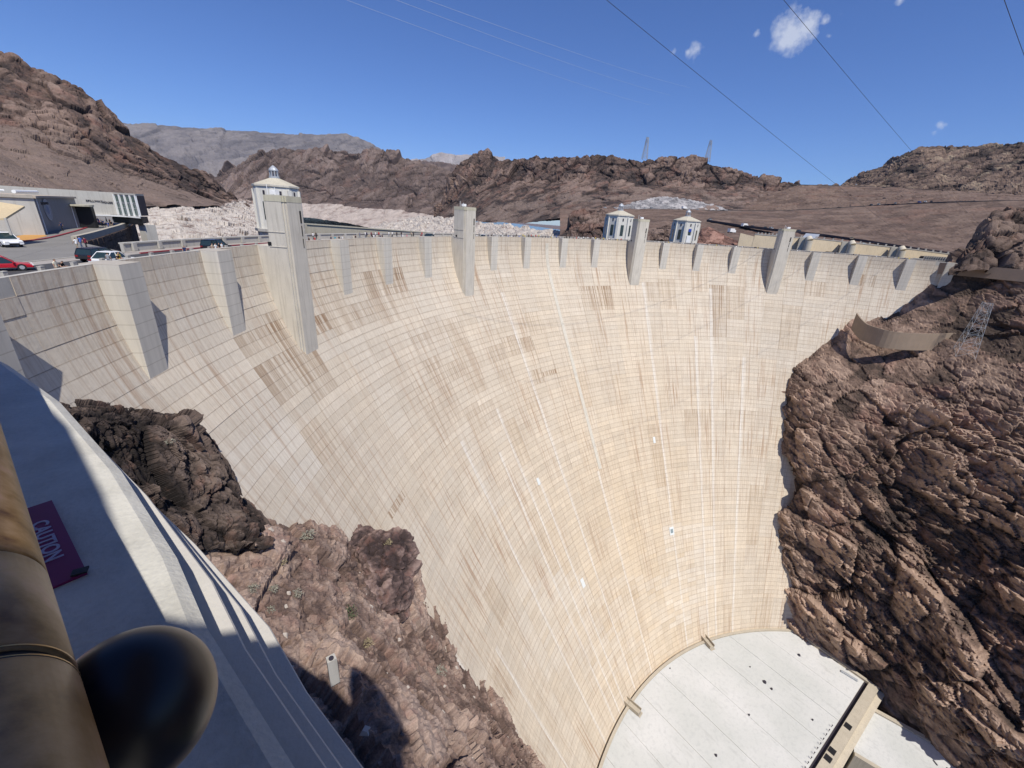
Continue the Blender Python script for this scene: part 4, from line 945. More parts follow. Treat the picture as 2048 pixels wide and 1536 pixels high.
boulder('rock_outcrop', P(770, 1120, 70), 5.2, 4, m_purple, 'large dark purple rock outcrop with a flat top overhanging the left slope', (1.15, 1, .85))
boulder('rock_outcrop', P(705, 1085, 71), 3.4, 6, m_purple, 'low dark rock ridge between the reddish knob and the flat-topped outcrop', (1.3, 1, .6))
boulder('rock_outcrop', P(765, 1195, 66), 4.6, 9, m_purple, 'steep red and dark brown rock face below the flat-topped outcrop', (1.1, 1, 1.1))
# dark columnar cliff block
R_0 = [(-60, 786), (60, 788), (130, 804), (200, 811), (270, 814), (325, 824), (365, 826), (388, 840), (415, 870), (440, 900), (465, 940), (482, 985), (520, 1025), (550, 1058)]
R_1 = [(-60, 796), (60, 800), (130, 818), (200, 826), (270, 838), (325, 850), (365, 856), (388, 874), (415, 899), (440, 930), (465, 965), (482, 1008), (520, 1042), (548, 1070)]
R_2 = [(-60, 960), (60, 960), (200, 940), (300, 950), (380, 960), (430, 990), (480, 1044), (548, 1077)]
R_3 = [(-60, 1150), (200, 1110), (300, 1105), (380, 1104), (430, 1098), (480, 1095), (548, 1087)]
def fd(x, y): return face_hit(max(x, 94), max(y, 786))[1]*(1. if x > 90 else .95)
fd1 = [fd(x, y)-3.6 for x, y in R_1]
rows = [[(x, y, fd(x, y)+.8) for x, y in R_0], [(x, y, d_) for (x, y), d_ in zip(R_1, fd1)]]
# the face drops almost plumb: same distance, a little nearer towards its foot
d1 = lambda x: float(np.interp(x, [q[0] for q in R_1], fd1))
rows += [[(x, y, min(d1(x)*.955, fd(x, y)-2.0)) for x, y in R_2], [(x, y, min(d1(x)*.90, fd(x, y)-2.4)) for x, y in R_3]]
G, v = rowlerp(rows, 330, 300); N = normals(G); Q = G.reshape(-1, 3)
Rv = np.array([[.9, .43, 0], [-.43, .9, .12], [0, -.12, 1]])
h, tone = rocky(Q@Rv, 3.4, 1.1, 301, (1, 1, .22), (1, .42, .2, .1), None, .5); h2, t2 = rocky(Q, 6., 1.6, 330, (1, 1, .5), (1,))
vv = np.interp(v, [0, .12, .33, 1], [.25, .5, 1, 1])[:, None]
h = (h+h2*.6+ridged(Q*np.array([1, 1, .18])/1.1, 3, .5, 7)*.16).reshape(G.shape[:2])*vv; h[:, -22:] *= np.linspace(1, .35, 22)
G = G+N*h[..., None]
o = gridmesh('rock_cliff', G.reshape(-1, 3), 330, 300, m_block, {'tone': tone+t2*.4}); tag(o, 'dark brown columnar rock cliff against the dam, just right of the near parapet', 'rock')

# small things on the slope
p1 = P(643, 1046, 70); b = MB(); b.prism([(p1[0]-.55, p1[1]-.5), (p1[0]+.55, p1[1]-.5), (p1[0]+.45, p1[1]+.5), (p1[0]-.45, p1[1]+.5)], p1[2]-1.2, p1[2]+2.3)
o = b.build('concrete_post', m_conc); tag(o, 'small grey concrete post on the rock rim, standing before the foot of the dam', 'post')
p2 = P(663, 1322, 34); b = MB(); b.prism([(p2[0]-.36, p2[1]-.3), (p2[0]+.36, p2[1]-.3), (p2[0]+.33, p2[1]+.3), (p2[0]-.33, p2[1]+.3)], p2[2]-2.5, p2[2]+.35)
o = b.build('concrete_pier', m_conc); tag(o, 'pale concrete pier with round pipe end at the edge of the slope shadow', 'post')
b = MB(); b.tube((p2[0]+.0, p2[1]-.05, p2[2]+.35), (p2[0], p2[1]-.05, p2[2]+.42), .2, n=14); b.build('pipe_end', m_dark, o)
# shrubs
def shrub(c, r, mat, lab, grp=None, n=260):
    b = MB(); rg = np.random.RandomState(int(abs(c[0]*91+c[1]*7)) % 9999)
    for _ in range(n):
        d = rg.normal(size=3); d /= np.linalg.norm(d); d[2] = abs(d[2]); q = d*r*rg.uniform(.45, 1.)**.5*np.array([1, 1, .75])*(1+.25*math.sin(d[0]*5+d[1]*7)); s = r*rg.uniform(.05, .12)
        a = rg.normal(size=3)*s; e = rg.normal(size=3)*s; b.add([q-a, q+e*.5, q+a, q-e*.5], [(0, 1, 2, 3)])
    root = empty('shrub', c); tag(root, lab, 'shrub', grp); b.build('foliage', mat, root, fix=False)
    b = MB()
    for _ in range(7):
        d = rg.normal(size=3); d[2] = abs(d[2])+.6; d /= np.linalg.norm(d); b.tube((0, 0, -.25), d*r*.8, r*.03, r*.01, n=4)
    b.build('stem', flat('dry_stem', (.16, .12, .09), .9) if not hasattr(shrub, 'm') else shrub.m, root)
    return root
m_grey = flat('grey_foliage', (.27, .26, .21), .9); m_green = flat('dry_green_foliage', (.075, .085, .045), .9); m_str = flat('straw_foliage', (.30, .25, .15), .9)
shrub.m = flat('dry_stem_wood', (.16, .12, .09), .9)
dg = bpy.context.evaluated_depsgraph_get()
def on_ground(px, py):
    hit = S.ray_cast(bpy.context.evaluated_depsgraph_get(), Vector(CAM+ray(px, py)*6), Vector(ray(px, py)).normalized())
    return np.array(hit[1]) if hit[0] else P(px, py, 45)
for px, py, r, mt, lb in ((697, 1232, 1.15, m_green, 'dark green desert shrub in the middle of the left rock slope, larger than the rest'), (617, 1072, .9, m_grey, 'pale shrub near the rock rim by the small concrete post'),
                          (593, 1190, .62, m_grey, 'grey shrub beside the outer ledges, right of two round grey ones'), (547, 1180, .55, m_grey, 'grey shrub beside the outer ledges, the middle round one'), (505, 1180, .6, m_grey, 'grey shrub closest to the stepped outer ledges'),
                          (540, 1222, .5, m_grey, 'low grey shrub just above the curved shadow'), (565, 1125, .5, m_str, 'straw-coloured tuft on the upper left slope below the cliff foot'), (775, 1086, .7, m_str, 'straw tuft on top of the flat-topped outcrop'),
                          (340, 885, .45, m_grey, 'grey shrub clinging to the dark columnar cliff'), (880, 1345, 1.0, m_grey, 'grey shrub low on the left slope near the dam'), (735, 1290, .7, m_str, 'dry tuft below the dark green shrub')):
    shrub(on_ground(px, py), r, mt, lb)
# loose stones scattered on the slope: nobody could count them
b = MB(); rg = np.random.RandomState(5)
dgx = bpy.context.evaluated_depsgraph_get()
for _ in range(700):
    x, y = rg.uniform(-114, -66), rg.uniform(18, 66)
    hit = S.ray_cast(dgx, Vector((x, y, 0)), Vector((0, 0, -1)))
    if rg.rand() < .5 or not hit[0] or hit[4].name != 'left_rock_slope': continue
    s = rg.uniform(.08, .38)*(1 if rg.rand() < .9 else 2); q = np.array(hit[1])
    V = [(-1, -1, -.6), (1, -.8, -.6), (.9, 1, -.6), (-.9, .8, -.6), (-.6, -.5, .6), (.5, -.6, .7), (.6, .5, .5), (-.5, .6, .6)]; a = rg.rand()*6
    vs = [(q[0]+s*(x_*math.cos(a)-y_*math.sin(a))*rg.uniform(.7, 1.2), q[1]+s*(x_*math.sin(a)+y_*math.cos(a)), q[2]+s*z_*.8) for x_, y_, z_ in V]
    b.add(vs, [(3, 2, 1, 0), (4, 5, 6, 7), (0, 1, 5, 4), (1, 2, 6, 5), (2, 3, 7, 6), (3, 0, 4, 7)], int(rg.rand() < .25))
o = b.build('loose_stones', [m_near, flat('pale_stone', (.42, .37, .32), .9)], fix=False); tag(o, kind='stuff')

# ================================================================== LEFT PLAZA AND BUILDINGS
ZP = -1.1
def g2(px, py, z=ZP): q = Gp(px, py, z); return (float(q[0]), float(q[1]))
edge_px = [(150, 482), (185, 473), (218, 463), (243, 455), (258, 447), (263, 440), (258, 433), (243, 428)]
edge = [g2(*q) for q in edge_px]
poly = [tuple(pol(rad(-62.), 151.0, 0)[:2]), tuple(pol(rad(-58.6), 151.2, 0)[:2])]+edge+[(-160, 175), (-260, 140), (-260, -40), tuple(pol(rad(-90), 139, 0)[:2]), tuple(pol(rad(-75.5), 139., 0)[:2]), tuple(pol(rad(-70), 151, 0)[:2])]
b = MB(); b.prism(poly, -3.2, ZP-.01); tag(b.build('plaza_paving', concrete('plaza_concrete', (.20, .19, .175), .3, streak=False, var=.3)), kind='structure')
b = MB(); b.arc(TH0, TU, 148.4, 151.2, -2.6, ZP-.12); tag(b.build('plaza_apron', m_walk), kind='structure')
b = MB(); fa = [tuple(pol(t, 150.9, 0)[:2]) for t in np.linspace(rad(-73), TU, 12)]; e0_ = edge[0]; e1_ = (edge[0][0]-6, edge[0][1]+4)
b.add([(x, y, ZP-.02) for x, y in fa]+[(*e0_, ZP-.02), (*e1_, ZP-.02)], [(i, i+1, 12) for i in range(11)]+[(0, 12, 13)]); tag(b.build('plaza_strip', bpy.data.objects['plaza_paving'].data.materials[0]), kind='structure')
b = MB(); a_ = [pol(t, 141.2, 0)[:2] for t in np.linspace(rad(-90), rad(-66), 14)]; c_ = [pol(t, 147.4, 0)[:2] for t in np.linspace(rad(-66), rad(-90), 14)]
b.add([(x, y, ZP-.004) for x, y in list(a_)+list(c_)], [tuple(range(28))]); tag(b.build('plaza_road', m_asph), kind='structure')
b = MB(); b.arc(rad(-100), TH0, RW-.02, RW+.45, -6, 0.); tag(b.build('approach_parapet', m_par), 'near end of the pale concrete parapet leaving the frame at left', 'wall')
# crossing stripes
cs = empty('crosswalk', (*g2(110, 512), ZP)); tag(cs, 'worn white crosswalk stripes on the dark road between the red car and the white car', 'crosswalk')
for i in range(7):
    t = rad(-64.6)+.0115*i*.55; b = MB()
    q = [pol(t, 141.8, ZP+.003), pol(t, 146.8, ZP+.003), pol(t+.0028, 146.8, ZP+.003), pol(t+.0028, 141.8, ZP+.003)]
    o = b.add(q, [(0, 1, 2, 3)]).build('stripe', flat('worn_white_paint', (.42, .42, .41), .8) if i == 0 else o.data.materials[0], cs); o.location = -Vector(cs.location)
# red kerb
kp = smooth([g2(20, 486), g2(60, 482), g2(100, 476), g2(140, 466), g2(170, 457), g2(186, 451), g2(196, 447), g2(198, 442), g2(190, 437)], 5)
o = ringwall([tuple(q) for q in kp], .35, ZP-.02, ZP+.16).build('red_kerb', m_red); tag(o, 'long red painted kerb curving in front of the exhibit building', 'kerb')
# curved stone wall under the plaza rim, with coping
swl = empty('stone_wall', (edge[3][0], edge[3][1], -3)); tag(swl, 'curved brown stone retaining wall under the people on the rounded terrace', 'wall'); sv = -Vector(swl.location)
es = [tuple(q) for q in smooth(edge, 6)]
k = MT('rough_brown_stone', .95); vo = k.n('ShaderNodeTexVoronoi'); k.put(vo.inputs['Vector'], k.pos()); vo.inputs['Scale'].default_value = 1.1
k.col(k.mul(k.mix(vo.outputs['Color'], (.07, .05, .04), (.15, .105, .08)), k.math('ADD', k.math('MULTIPLY', k.noise(k.pos(), 3., 5), .8), .6))); k.bump(vo.outputs['Distance'], .3)
m_stone = k.m
o = ringwall(es, .8, -9.5, ZP-.3).build('backing', m_stone, swl); o.location = sv
cen = np.array(edge).mean(0); rg = np.random.RandomState(4)
Ls = [0]; 
for i in range(1, len(es)): Ls.append(Ls[-1]+math.dist(es[i], es[i-1]))
for row in range(5):
    s = (row % 2)*.7
    while s < Ls[-1]-.8 and row < 5:
        w_ = rg.uniform(1.0, 1.9); m_ = s+w_/2; x = np.interp(m_, Ls, [e[0] for e in es]); y = np.interp(m_, Ls, [e[1] for e in es]); x2 = np.interp(m_+.3, Ls, [e[0] for e in es]); y2 = np.interp(m_+.3, Ls, [e[1] for e in es])
        a = math.atan2(y2-y, x2-x); nx, ny = math.sin(a), -math.cos(a); b = MB(); b.box((x+nx*.5, y+ny*.5, ZP-.85-row*1.15), (w_*.94, rg.uniform(.22, .42), 1.06), a, top=(.95, .8)); o = b.build('stone', m_stone, swl); o.location = sv; s += w_
o = ringwall(es, .7, ZP-.3, ZP+.75).build('coping_wall', concrete('tan_terrace_concrete', (.40, .36, .29), .5), swl); o.location = sv
# inner terrace wall, dark brick-red
tw = smooth([g2(172, 431), g2(200, 431), g2(230, 434), g2(252, 441)], 5); o = ringwall([tuple(q) for q in tw], .4, ZP-.1, ZP+1.1).build('terrace_wall', concrete('brown_red_wall', (.20, .12, .10), .5)); tag(o, 'low brown-red wall behind the people on the rounded terrace', 'wall')

# exhibit building with dark curved wall and round seal
Bp, Cp = np.array(g2(91, 470)), np.array(g2(166, 455)); zt = z_at(Bp[0], Bp[1], 392)
ex = empty('exhibit_building', (Bp[0], Bp[1], ZP)); tag(ex, 'low concrete exhibit building with dark curved wall, round seal and flat roof', 'building'); EV = -Vector(ex.location)
def at_ex(o): o.location = EV; return o
m_lightw = concrete('light_rendered_wall', (.50, .48, .43), .3, amt=.3); m_shadew = concrete('shade_painted_wall', (.27, .26, .245), .3, amt=.3)  # curved wall's shade put into a darker copy of the wall colour
dv = (Cp-Bp)/np.linalg.norm(Cp-Bp); nv_ = np.array([-dv[1], dv[0]])
if nv_@(CAM[:2]-Bp) > 0: nv_ = -nv_
Lw = np.linalg.norm(Cp-Bp)
cur = [Bp+dv*Lw*t+nv_*(1.6*math.sin(math.pi*t)) for t in np.linspace(0, 1, 14)]
b = MB(); b.prism([tuple(q) for q in cur]+[tuple(Cp+nv_*14), tuple(Bp+nv_*14)], ZP-.1, zt-.35); at_ex(b.build('curved_wall', m_shadew, ex))
b = MB(); cur2 = [q-nv_*.35 for q in cur]; b.prism([tuple(q) for q in cur2]+[tuple(Cp+nv_*14), tuple(Bp+nv_*14)], zt-.35, zt); at_ex(b.build('roof', concrete('tan_roof_concrete', (.42, .36, .29), .4), ex))
Ap = Bp+np.array([-26., -9.]); b = MB(); b.prism([tuple(Ap), tuple(Bp), tuple(Bp+nv_*13.9), tuple(Ap+nv_*14)], ZP-.1, zt-.36); at_ex(b.build('front_wall', m_lightw, ex))
b = MB(); b.prism([tuple(Ap+[0, -.3]), tuple(Bp+[0, -.3]), tuple(Bp+nv_*13.9), tuple(Ap+nv_*14)], zt-.36, zt+.1); at_ex(b.build('front_roof', concrete('tan_roof_band', (.42, .38, .32), .4), ex))
def on_wall(t, z, o=.06):
    q = Bp+dv*Lw*t+nv_*(1.6*math.sin(math.pi*t)); return Vector((q[0]-nv_[0]*o, q[1]-nv_[1]*o, z))
def text(body, size, loc, xdir, updir, mat, parent, name, ext=.02, space=1.1):
    c = bpy.data.curves.new(name, 'FONT'); c.body = body; c.size = size; c.extrude = ext; c.align_x = 'CENTER'; c.align_y = 'CENTER'; c.space_character = space; c.offset = size*.02
    tmp = bpy.data.objects.new(name, c); me = bpy.data.meshes.new_from_object(tmp); bpy.data.objects.remove(tmp); me.materials.clear(); me.materials.append(mat)
    x = Vector(xdir).normalized(); u = Vector(updir); u = (u-x*u.dot(x)).normalized(); n = x.cross(u)
    o = bpy.data.objects.new(name, me); link(o); m = Matrix(((x.x, u.x, n.x, loc[0]), (x.y, u.y, n.y, loc[1]), (x.z, u.z, n.z, loc[2]), (0, 0, 0, 1)))
    if parent: o.parent = parent; o.matrix_local = Matrix.Translation(-Vector(parent.location)) @ m
    else: o.matrix_world = m
    return o
text('HOOVER DAM', .62, on_wall(.42, zt-1.35, .15), (*dv, 0), (0, 0, 1), m_dark, ex, 'wall_lettering', .06)
b = MB(); c0 = on_wall(.45, (zt+ZP)/2+.7, .1); 
for (r0, r1, dz, mk) in ((1.9, 1.75, .10, 1), (1.72, 0, .05, 0), (1.0, .85, .12, 1), (.8, 0, .09, 2)):
    n = 36; nn = Vector((-nv_[0], -nv_[1], 0)); X_ = Vector((dv[0], dv[1], 0))
    ring = lambda r: [c0+nn*dz+X_*r*math.cos(2*math.pi*i/n)+Vector((0, 0, r*math.sin(2*math.pi*i/n))) for i in range(n)]
    if r1: b.add(ring(r0)+ring(r1), [(i, (i+1) % n, n+(i+1) % n, n+i) for i in range(n)], mk)
    else: b.add(ring(r0), [tuple(range(n))], mk)
at_ex(b.build('round_seal', [flat('seal_grey', (.30, .32, .36), .5), flat('seal_rim', (.40, .42, .46), .5), flat('seal_blue', (.16, .20, .30), .5)], ex, fix=False))
b = MB(); q0 = on_wall(.12, 0, .12); b.tube((q0.x, q0.y, ZP), (q0.x, q0.y, zt-.4), .09, n=6); at_ex(b.build('downpipe', m_white, ex))
# dark doorway with a curved canopy at the right end of the wall
q = Cp-dv*.5; b = MB(); b.box((q[0]+1.0, q[1]+.8, 1.1), (2.6, 3.0, 4.4), math.atan2(dv[1], dv[0])); at_ex(b.build('dark_entrance', m_black, ex))
b = MB(); b.tube((q[0]+.6, q[1]-.6, 3.4), (q[0]+.6, q[1]-.6, 3.75), 2.4, n=20); at_ex(b.build('entrance_canopy', concrete('canopy_concrete', (.46, .43, .33), .4), ex))
b = MB(); b.tube((q[0]-.6, q[1]-1.7, ZP), (q[0]-.6, q[1]-1.7, 3.4), .1, n=6); at_ex(b.build('canopy_post', m_white, ex))
b = MB(); p0 = Bp-dv*.3+nv_*2; p1 = Cp+nv_*2; b.tube((p0[0], p0[1], zt+.55), (p1[0]-3, p1[1]-3, zt+.55), .28, n=8); b.tube((p0[0]-11, p0[1]-4, zt+1.6), (p0[0]-1, p0[1]-.4, zt+.6), .18, n=6); at_ex(b.build('roof_pipe', m_white, ex))
# upper gallery with green glass
D1, D2, D3 = P(150, 432, 100), P(238, 430, 106), P(280, 431, 104)
gl = empty('gallery_building', D2); tag(gl, 'long pale upper gallery building ending in a band of green glass windows', 'building'); GV = -Vector(gl.location)
def at_gl(o): o.location = GV; return o
zb = float(D2[2]); zt2 = z_at(D2[0], D2[1], 385)
D0 = np.array(D1[:2])+(np.array(D1[:2])-np.array(D2[:2]))*1.6
d12 = np.array(D2[:2])-np.array(D1[:2]); d12 /= np.linalg.norm(d12); n12 = np.array([-d12[1], d12[0]]); n12 = n12*(-1 if n12@(CAM[:2]-D2[:2]) > 0 else 1)
b = MB(); b.prism([tuple(D0), tuple(D2[:2]), tuple(D2[:2]+n12*8), tuple(D0+n12*8)], zb, zt2); at_gl(b.build('long_wall', m_lightw, gl))
d23 = np.array(D3[:2])-np.array(D2[:2]); Lg = np.linalg.norm(d23); d23 /= Lg; n23 = np.array([-d23[1], d23[0]]); n23 = n23*(-1 if n23@(CAM[:2]-D2[:2]) > 0 else 1)
aw = D3[:2]-CAM[:2]; aw = aw/np.linalg.norm(aw); aw = aw*.92-np.array([aw[1], -aw[0]])*.39
b = MB(); b.prism([tuple(D2[:2]+n23*.25+d23*.02), tuple(D3[:2]+n23*.25), tuple(D3[:2]+aw*2.6), tuple(D2[:2]+n23*7+d23*.02)], zb, zt2-.4); at_gl(b.build('glazed_core', m_dark, gl))
b = MB(); b.prism([tuple(D2[:2]-d23*.1-n23*.1), tuple(D3[:2]+d23*.3-n23*.1), tuple(D3[:2]+aw*2.7), tuple(D2[:2]+n23*7)], zt2-.38, zt2+.02); at_gl(b.build('roof_edge', m_conc, gl))
hz = zt2-.4-zb; rows_ = ((.03, .60), (.64, .97))
for ci in range(4):
    for ri, (r0, r1) in enumerate(rows_):
        c_ = D2[:2]+d23*(Lg*(ci+.5)/4)+n23*.12; fr_ = MB(); z0, z1 = zb+hz*r0, zb+hz*r1; ang = math.atan2(d23[1], d23[0])
        fr_.box((c_[0], c_[1], z0+.04), (Lg/4*.9, .16, .1), ang); fr_.box((c_[0], c_[1], z1-.04), (Lg/4*.9, .16, .1), ang)
        if ri == 0: fr_.box((c_[0], c_[1], (z0+z1)/2), (.07, .14, z1-z0-.2), ang); fr_.box((c_[0], c_[1], z0+(z1-z0)*.62), (Lg/4*.86, .13, .07), ang)
        w = at_gl(fr_.build('window', m_steel, gl)); g_ = MB(); g_.box((c_[0], c_[1], (z0+z1)/2), (Lg/4*.86, .05, z1-z0), ang); g_.build('pane', m_gglass, w)
for ci in range(5):
    c_ = D2[:2]+d23*(Lg*ci/4)-n23*.02; b = MB(); b.box((c_[0], c_[1], zb+hz/2), (.26, .42, hz), math.atan2(d23[1], d23[0])); at_gl(b.build('mullion', m_white, gl))
b = MB(); b.prism([tuple(D1[:2]-n12*.3), tuple(D2[:2]-n12*.5), tuple(D3[:2]+d23*1.2-n23*.8), tuple(D3[:2]+d23*1.2+aw*3), tuple(D1[:2]+n12*8)], zb-.35, zb-.02); at_gl(b.build('floor_slab', m_white, gl))
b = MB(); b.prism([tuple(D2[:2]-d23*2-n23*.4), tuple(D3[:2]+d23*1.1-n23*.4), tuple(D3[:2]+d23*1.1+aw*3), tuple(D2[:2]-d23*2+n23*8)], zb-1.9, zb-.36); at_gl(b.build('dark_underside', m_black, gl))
b = MB(); q = D3[:2]+n23*1.6-d23*.9; b.box((q[0], q[1], zb-7), (2.2, 2.6, 10.2), math.atan2(d23[1], d23[0]), top=(1, 1)); at_gl(b.build('support_pier', m_lightw, gl))
def gal(px, py):
    t = np.linspace(-12, 0, 601); q = np.c_[D2[0]+d12[0]*t-n12[0]*.06, D2[1]+d12[1]*t-n12[1]*.06, np.full(601, zb+2.)]; i = np.abs(proj(q)[:, 0]-px).argmin(); return (q[i, 0], q[i, 1], z_at(q[i, 0], q[i, 1], py))
text('SPILLWAY', .62, gal(191, 402), (*d12, 0), (0, 0, 1), m_dark, gl, 'wall_lettering', .05)
text('HOUSE', .62, gal(216, 405), (*d12, 0), (0, 0, 1), m_dark, gl, 'wall_lettering', .05)
# tan fabric canopy at the far left, blue-topped bins, orange kerb apron
q = np.array(g2(2, 492)); zc = z_at(q[0], q[1], 412); b = MB()
T_ = [P(-60, 398, 62), P(0, 404, 60), P(49, 412, 61), P(10, 436, 57), P(-60, 440, 56)]
root = empty('shade_canopy', T_[1]); tag(root, 'tan pointed fabric shade canopy at the left edge over the white pickup', 'canopy'); tv = -Vector(root.location)
T2 = [np.array(t)-[0, 0, .25] for t in T_]; b.add(T_+T2, [(0, 1, 2, 3, 4), (9, 8, 7, 6, 5)]+[(i, (i+1) % 5, 5+(i+1) % 5, 5+i) for i in range(5)]); o = b.build('fabric', flat('tan_fabric', (.50, .40, .25), .9), root); o.location = tv
b = MB(); q = T_[3]; b.tube((q[0], q[1], ZP), (q[0], q[1], q[2]), .15, n=8); o = b.build('post', m_conc, root); o.location = tv
q = np.array(g2(48, 468)); b = MB(); b.box((q[0], q[1], ZP+.65), (2.6, 1.2, 1.3), .4); bn = b.build('recycling_bin', flat('beige_bin', (.42, .36, .32), .7)); tag(bn, 'beige bin enclosure with a blue lid against the pale wall', 'bin')
b = MB(); b.box((q[0]+.3, q[1], ZP+1.36), (1.6, 1.25, .14), .4); b.build('lid', flat('blue_plastic', (.03, .06, .40), .5), bn)
b = MB(); q = [g2(32, 482), g2(66, 479), g2(95, 472), g2(85, 468), g2(60, 468), g2(34, 472)]; b.prism(q, ZP-.02, ZP+.012); tag(b.build('orange_paving', flat('orange_gravel', (.48, .25, .07), .9)), kind='structure')

# ================================================================== CARS
m_tail = flat('tail_lamp_red', (.25, .01, .01), .3); m_head = flat('lamp_glass', (.7, .7, .68), .2)
CARM = {}
def car(loc, head, col, lab, L=4.5, Wd=1.85, H=1.45, kind='sedan', name='car', cat='car', grp=None, simple=False):
    root = empty(name, loc, head); tag(root, lab, cat, grp)
    key = tuple(col)
    if key not in CARM: CARM[key] = flat('car_paint', col, .25, spec=.7, var=.03)
    pm = CARM[key]
    hb = H*.56; l = L/2; w = Wd/2
    prof = {'sedan': [(-l, .35), (-l, hb*.92), (-l*.72, hb), (l*.42, hb*.96), (l*.9, hb*.80), (l, hb*.6), (l, .3)],
            'suv': [(-l, .4), (-l, hb), (-l*.95, hb*1.05), (l*.45, hb), (l*.93, hb*.88), (l, hb*.65), (l, .35)]}[kind]
    cab = {'sedan': [(-l*.78, hb*.97), (-l*.42, H), (l*.12, H), (l*.48, hb*.97)], 'suv': [(-l*.97, hb*1.0), (-l*.86, H), (l*.1, H), (l*.48, hb*.97)]}[kind]
    def ext(pr, w0, w1, b, kk=0):
        n = len(pr); zmin = min(z for _, z in pr); zmax = max(z for _, z in pr)
        ww = lambda z: w0+(w1-w0)*(z-zmin)/(zmax-zmin)
        b.add([(x, -ww(z), z) for x, z in pr]+[(x, ww(z), z) for x, z in pr], [tuple(range(n)), tuple(range(2*n-1, n-1, -1))]+[(i, n+i, n+(i+1) % n, (i+1) % n) for i in range(n)], kk)
    b = MB(); ext(prof, w, w*.97, b); o = b.build('body', pm, root)
    bv = o.modifiers.new('bevel', 'BEVEL'); bv.width = .07; bv.segments = 2; bv.limit_method = 'ANGLE'
    b = MB(); ext(cab, w*.95, w*.76, b); b.build('windows', m_glass, root)
    b = MB(); rf = [(cab[1][0]-.08, H-.03), (cab[1][0]+.05, H+.03), (cab[2][0]-.05, H+.03), (cab[2][0]+.12, H-.03)]; ext(rf, w*.80, w*.76, b)
    for s in (-1, 1):
        for (xa, za), (xb, zb_) in ((cab[0], cab[1]), (cab[2], cab[3]), (((cab[1][0]+cab[2][0])/2-.05, H), ((cab[1][0]+cab[2][0])/2-.1, hb))):
            ya = lambda z: s*(w*.95+(w*.76-w*.95)*(z-hb)/(H-hb)+.012); b.tube((xa, ya(za), za), (xb, ya(zb_), zb_), .045, n=4)
    b.build('roof', pm, root)
    for x in (-l*.62, l*.62):
        for s in (-1, 1):
            b = MB(); b.tube((x, s*(w-.22), .34), (x, s*(w+.01), .34), .34, n=18); t = b.build('wheel', m_rubber, root)
            b = MB(); b.tube((x, s*(w+.0), .34), (x, s*(w+.025), .34), .19, n=12); b.build('rim', m_steel, t)
    for s in (-1, 1):
        b = MB(); b.box((l-.03, s*w*.68, hb*.72), (.12, .42, .16)); b.build('headlight', m_head, root)
        b = MB(); b.box((-l+.02, s*w*.74, hb*.86), (.1, .34, .2)); b.build('tail_light', m_tail, root)
        b = MB(); b.box((l*.40, s*(w+.1), hb+.06), (.12, .2, .14)); b.build('mirror', pm, root)
    b = MB(); b.box((l-.01, 0, hb*.45), (.1, Wd*.5, .22)); b.build('grille', m_black, root)
    return root
def on_road(px, r): th = th_at(px, r, ZW-.15); q = pol(th, r, ZW-.15); return q, th
q, th = on_road(228, 142.9); car(q, -th+math.pi, (.75, .75, .74), 'white hatchback on the crest road above the first pilaster, seen from behind', 4.5, 1.85, 1.5)
bpy.data.objects['car'].rotation_euler = (0, 0, math.pi/2-(-th)*-1+0) if False else (0, 0, -th)
q, th = on_road(205, 146.2); car(q, -th, (.012, .014, .02), 'black estate car on the crest road directly behind the white hatchback', 4.9, 1.9, 1.6, 'suv')
q, th = on_road(436, 143.2); car(q, -th, (.01, .01, .012), 'black tall van-like car on the crest road before the nearest elevator tower', 4.7, 1.95, 1.9, 'suv')
q, th = on_road(857, 146.0); car(q, -th+math.pi, (.03, .04, .06), 'dark blue car on the crest road left of the second elevator tower', 4.5, 1.8, 1.5)
q, th = on_road(967, 146.0); car(q, -th+math.pi, (.7, .7, .7), 'small white car on the crest road just right of the second elevator tower', 4.4, 1.8, 1.45)
q = Gp(4, 541, ZW-.15); car(q, rad(14), (.42, .008, .02), 'bright red car cut off by the left edge of the frame', 4.4, 1.8, 1.4)
q = Gp(14, 492, ZP); car(q, rad(-62), (.75, .75, .75), 'white pickup facing the camera at the left edge under the tan canopy', 5.2, 1.95, 1.8, 'suv', name='pickup', cat='pickup')
FAR = [(1742, 411.5, 499, .02, 'dark'), (1757, 410.5, 498, .5, 'white'), (1790, 408.5, 480, .35, 'silver'), (1838, 406.5, 462, .05, 'blue'), (1850, 405.5, 460, .7, 'white'), (1862, 405.5, 455, .03, 'black'), (1210, 417, 566, .5, 'white'), (1230, 417.5, 566, .6, 'white'), (1290, 418, 562, .6, 'white'), (1303, 418, 562, .3, 'grey'),
       (1690, 370.5, 676, .1, 'dark'), (1712, 371, 674, .7, 'white'), (1420, 441, 442, .3, 'silver'), (1505, 455.5, 395, .05, 'black'), (1530, 458, 380, .03, 'dark'), (1542, 459, 368, .6, 'white'), (1597, 465, 342, .03, 'black'), (1703, 480, 312, .5, 'tan')]
for i, (px, py, d, v_, cn) in enumerate(FAR):
    c = (v_, v_, v_) if cn not in ('blue', 'tan') else ((.03, .06, .3) if cn == 'blue' else (.5, .42, .3))
    rd = 'upper hill road' if py < 380 else 'middle hill road' if py < 425 else 'lower road above the spillway'
    same = sorted(f_[0] for f_ in FAR if (f_[1] < 380, f_[1] < 425) == (py < 380, py < 425))
    q = P(px, py, d); q[2] += .35; car(q, rad(-8)+(i % 3)*.1, c, '%s far car on the %s, %s from the left' % (cn, rd, ordw(1+same.index(px))), 4.8, 2., 1.7, 'suv' if i % 2 else 'sedan', grp='cars on the far roads')
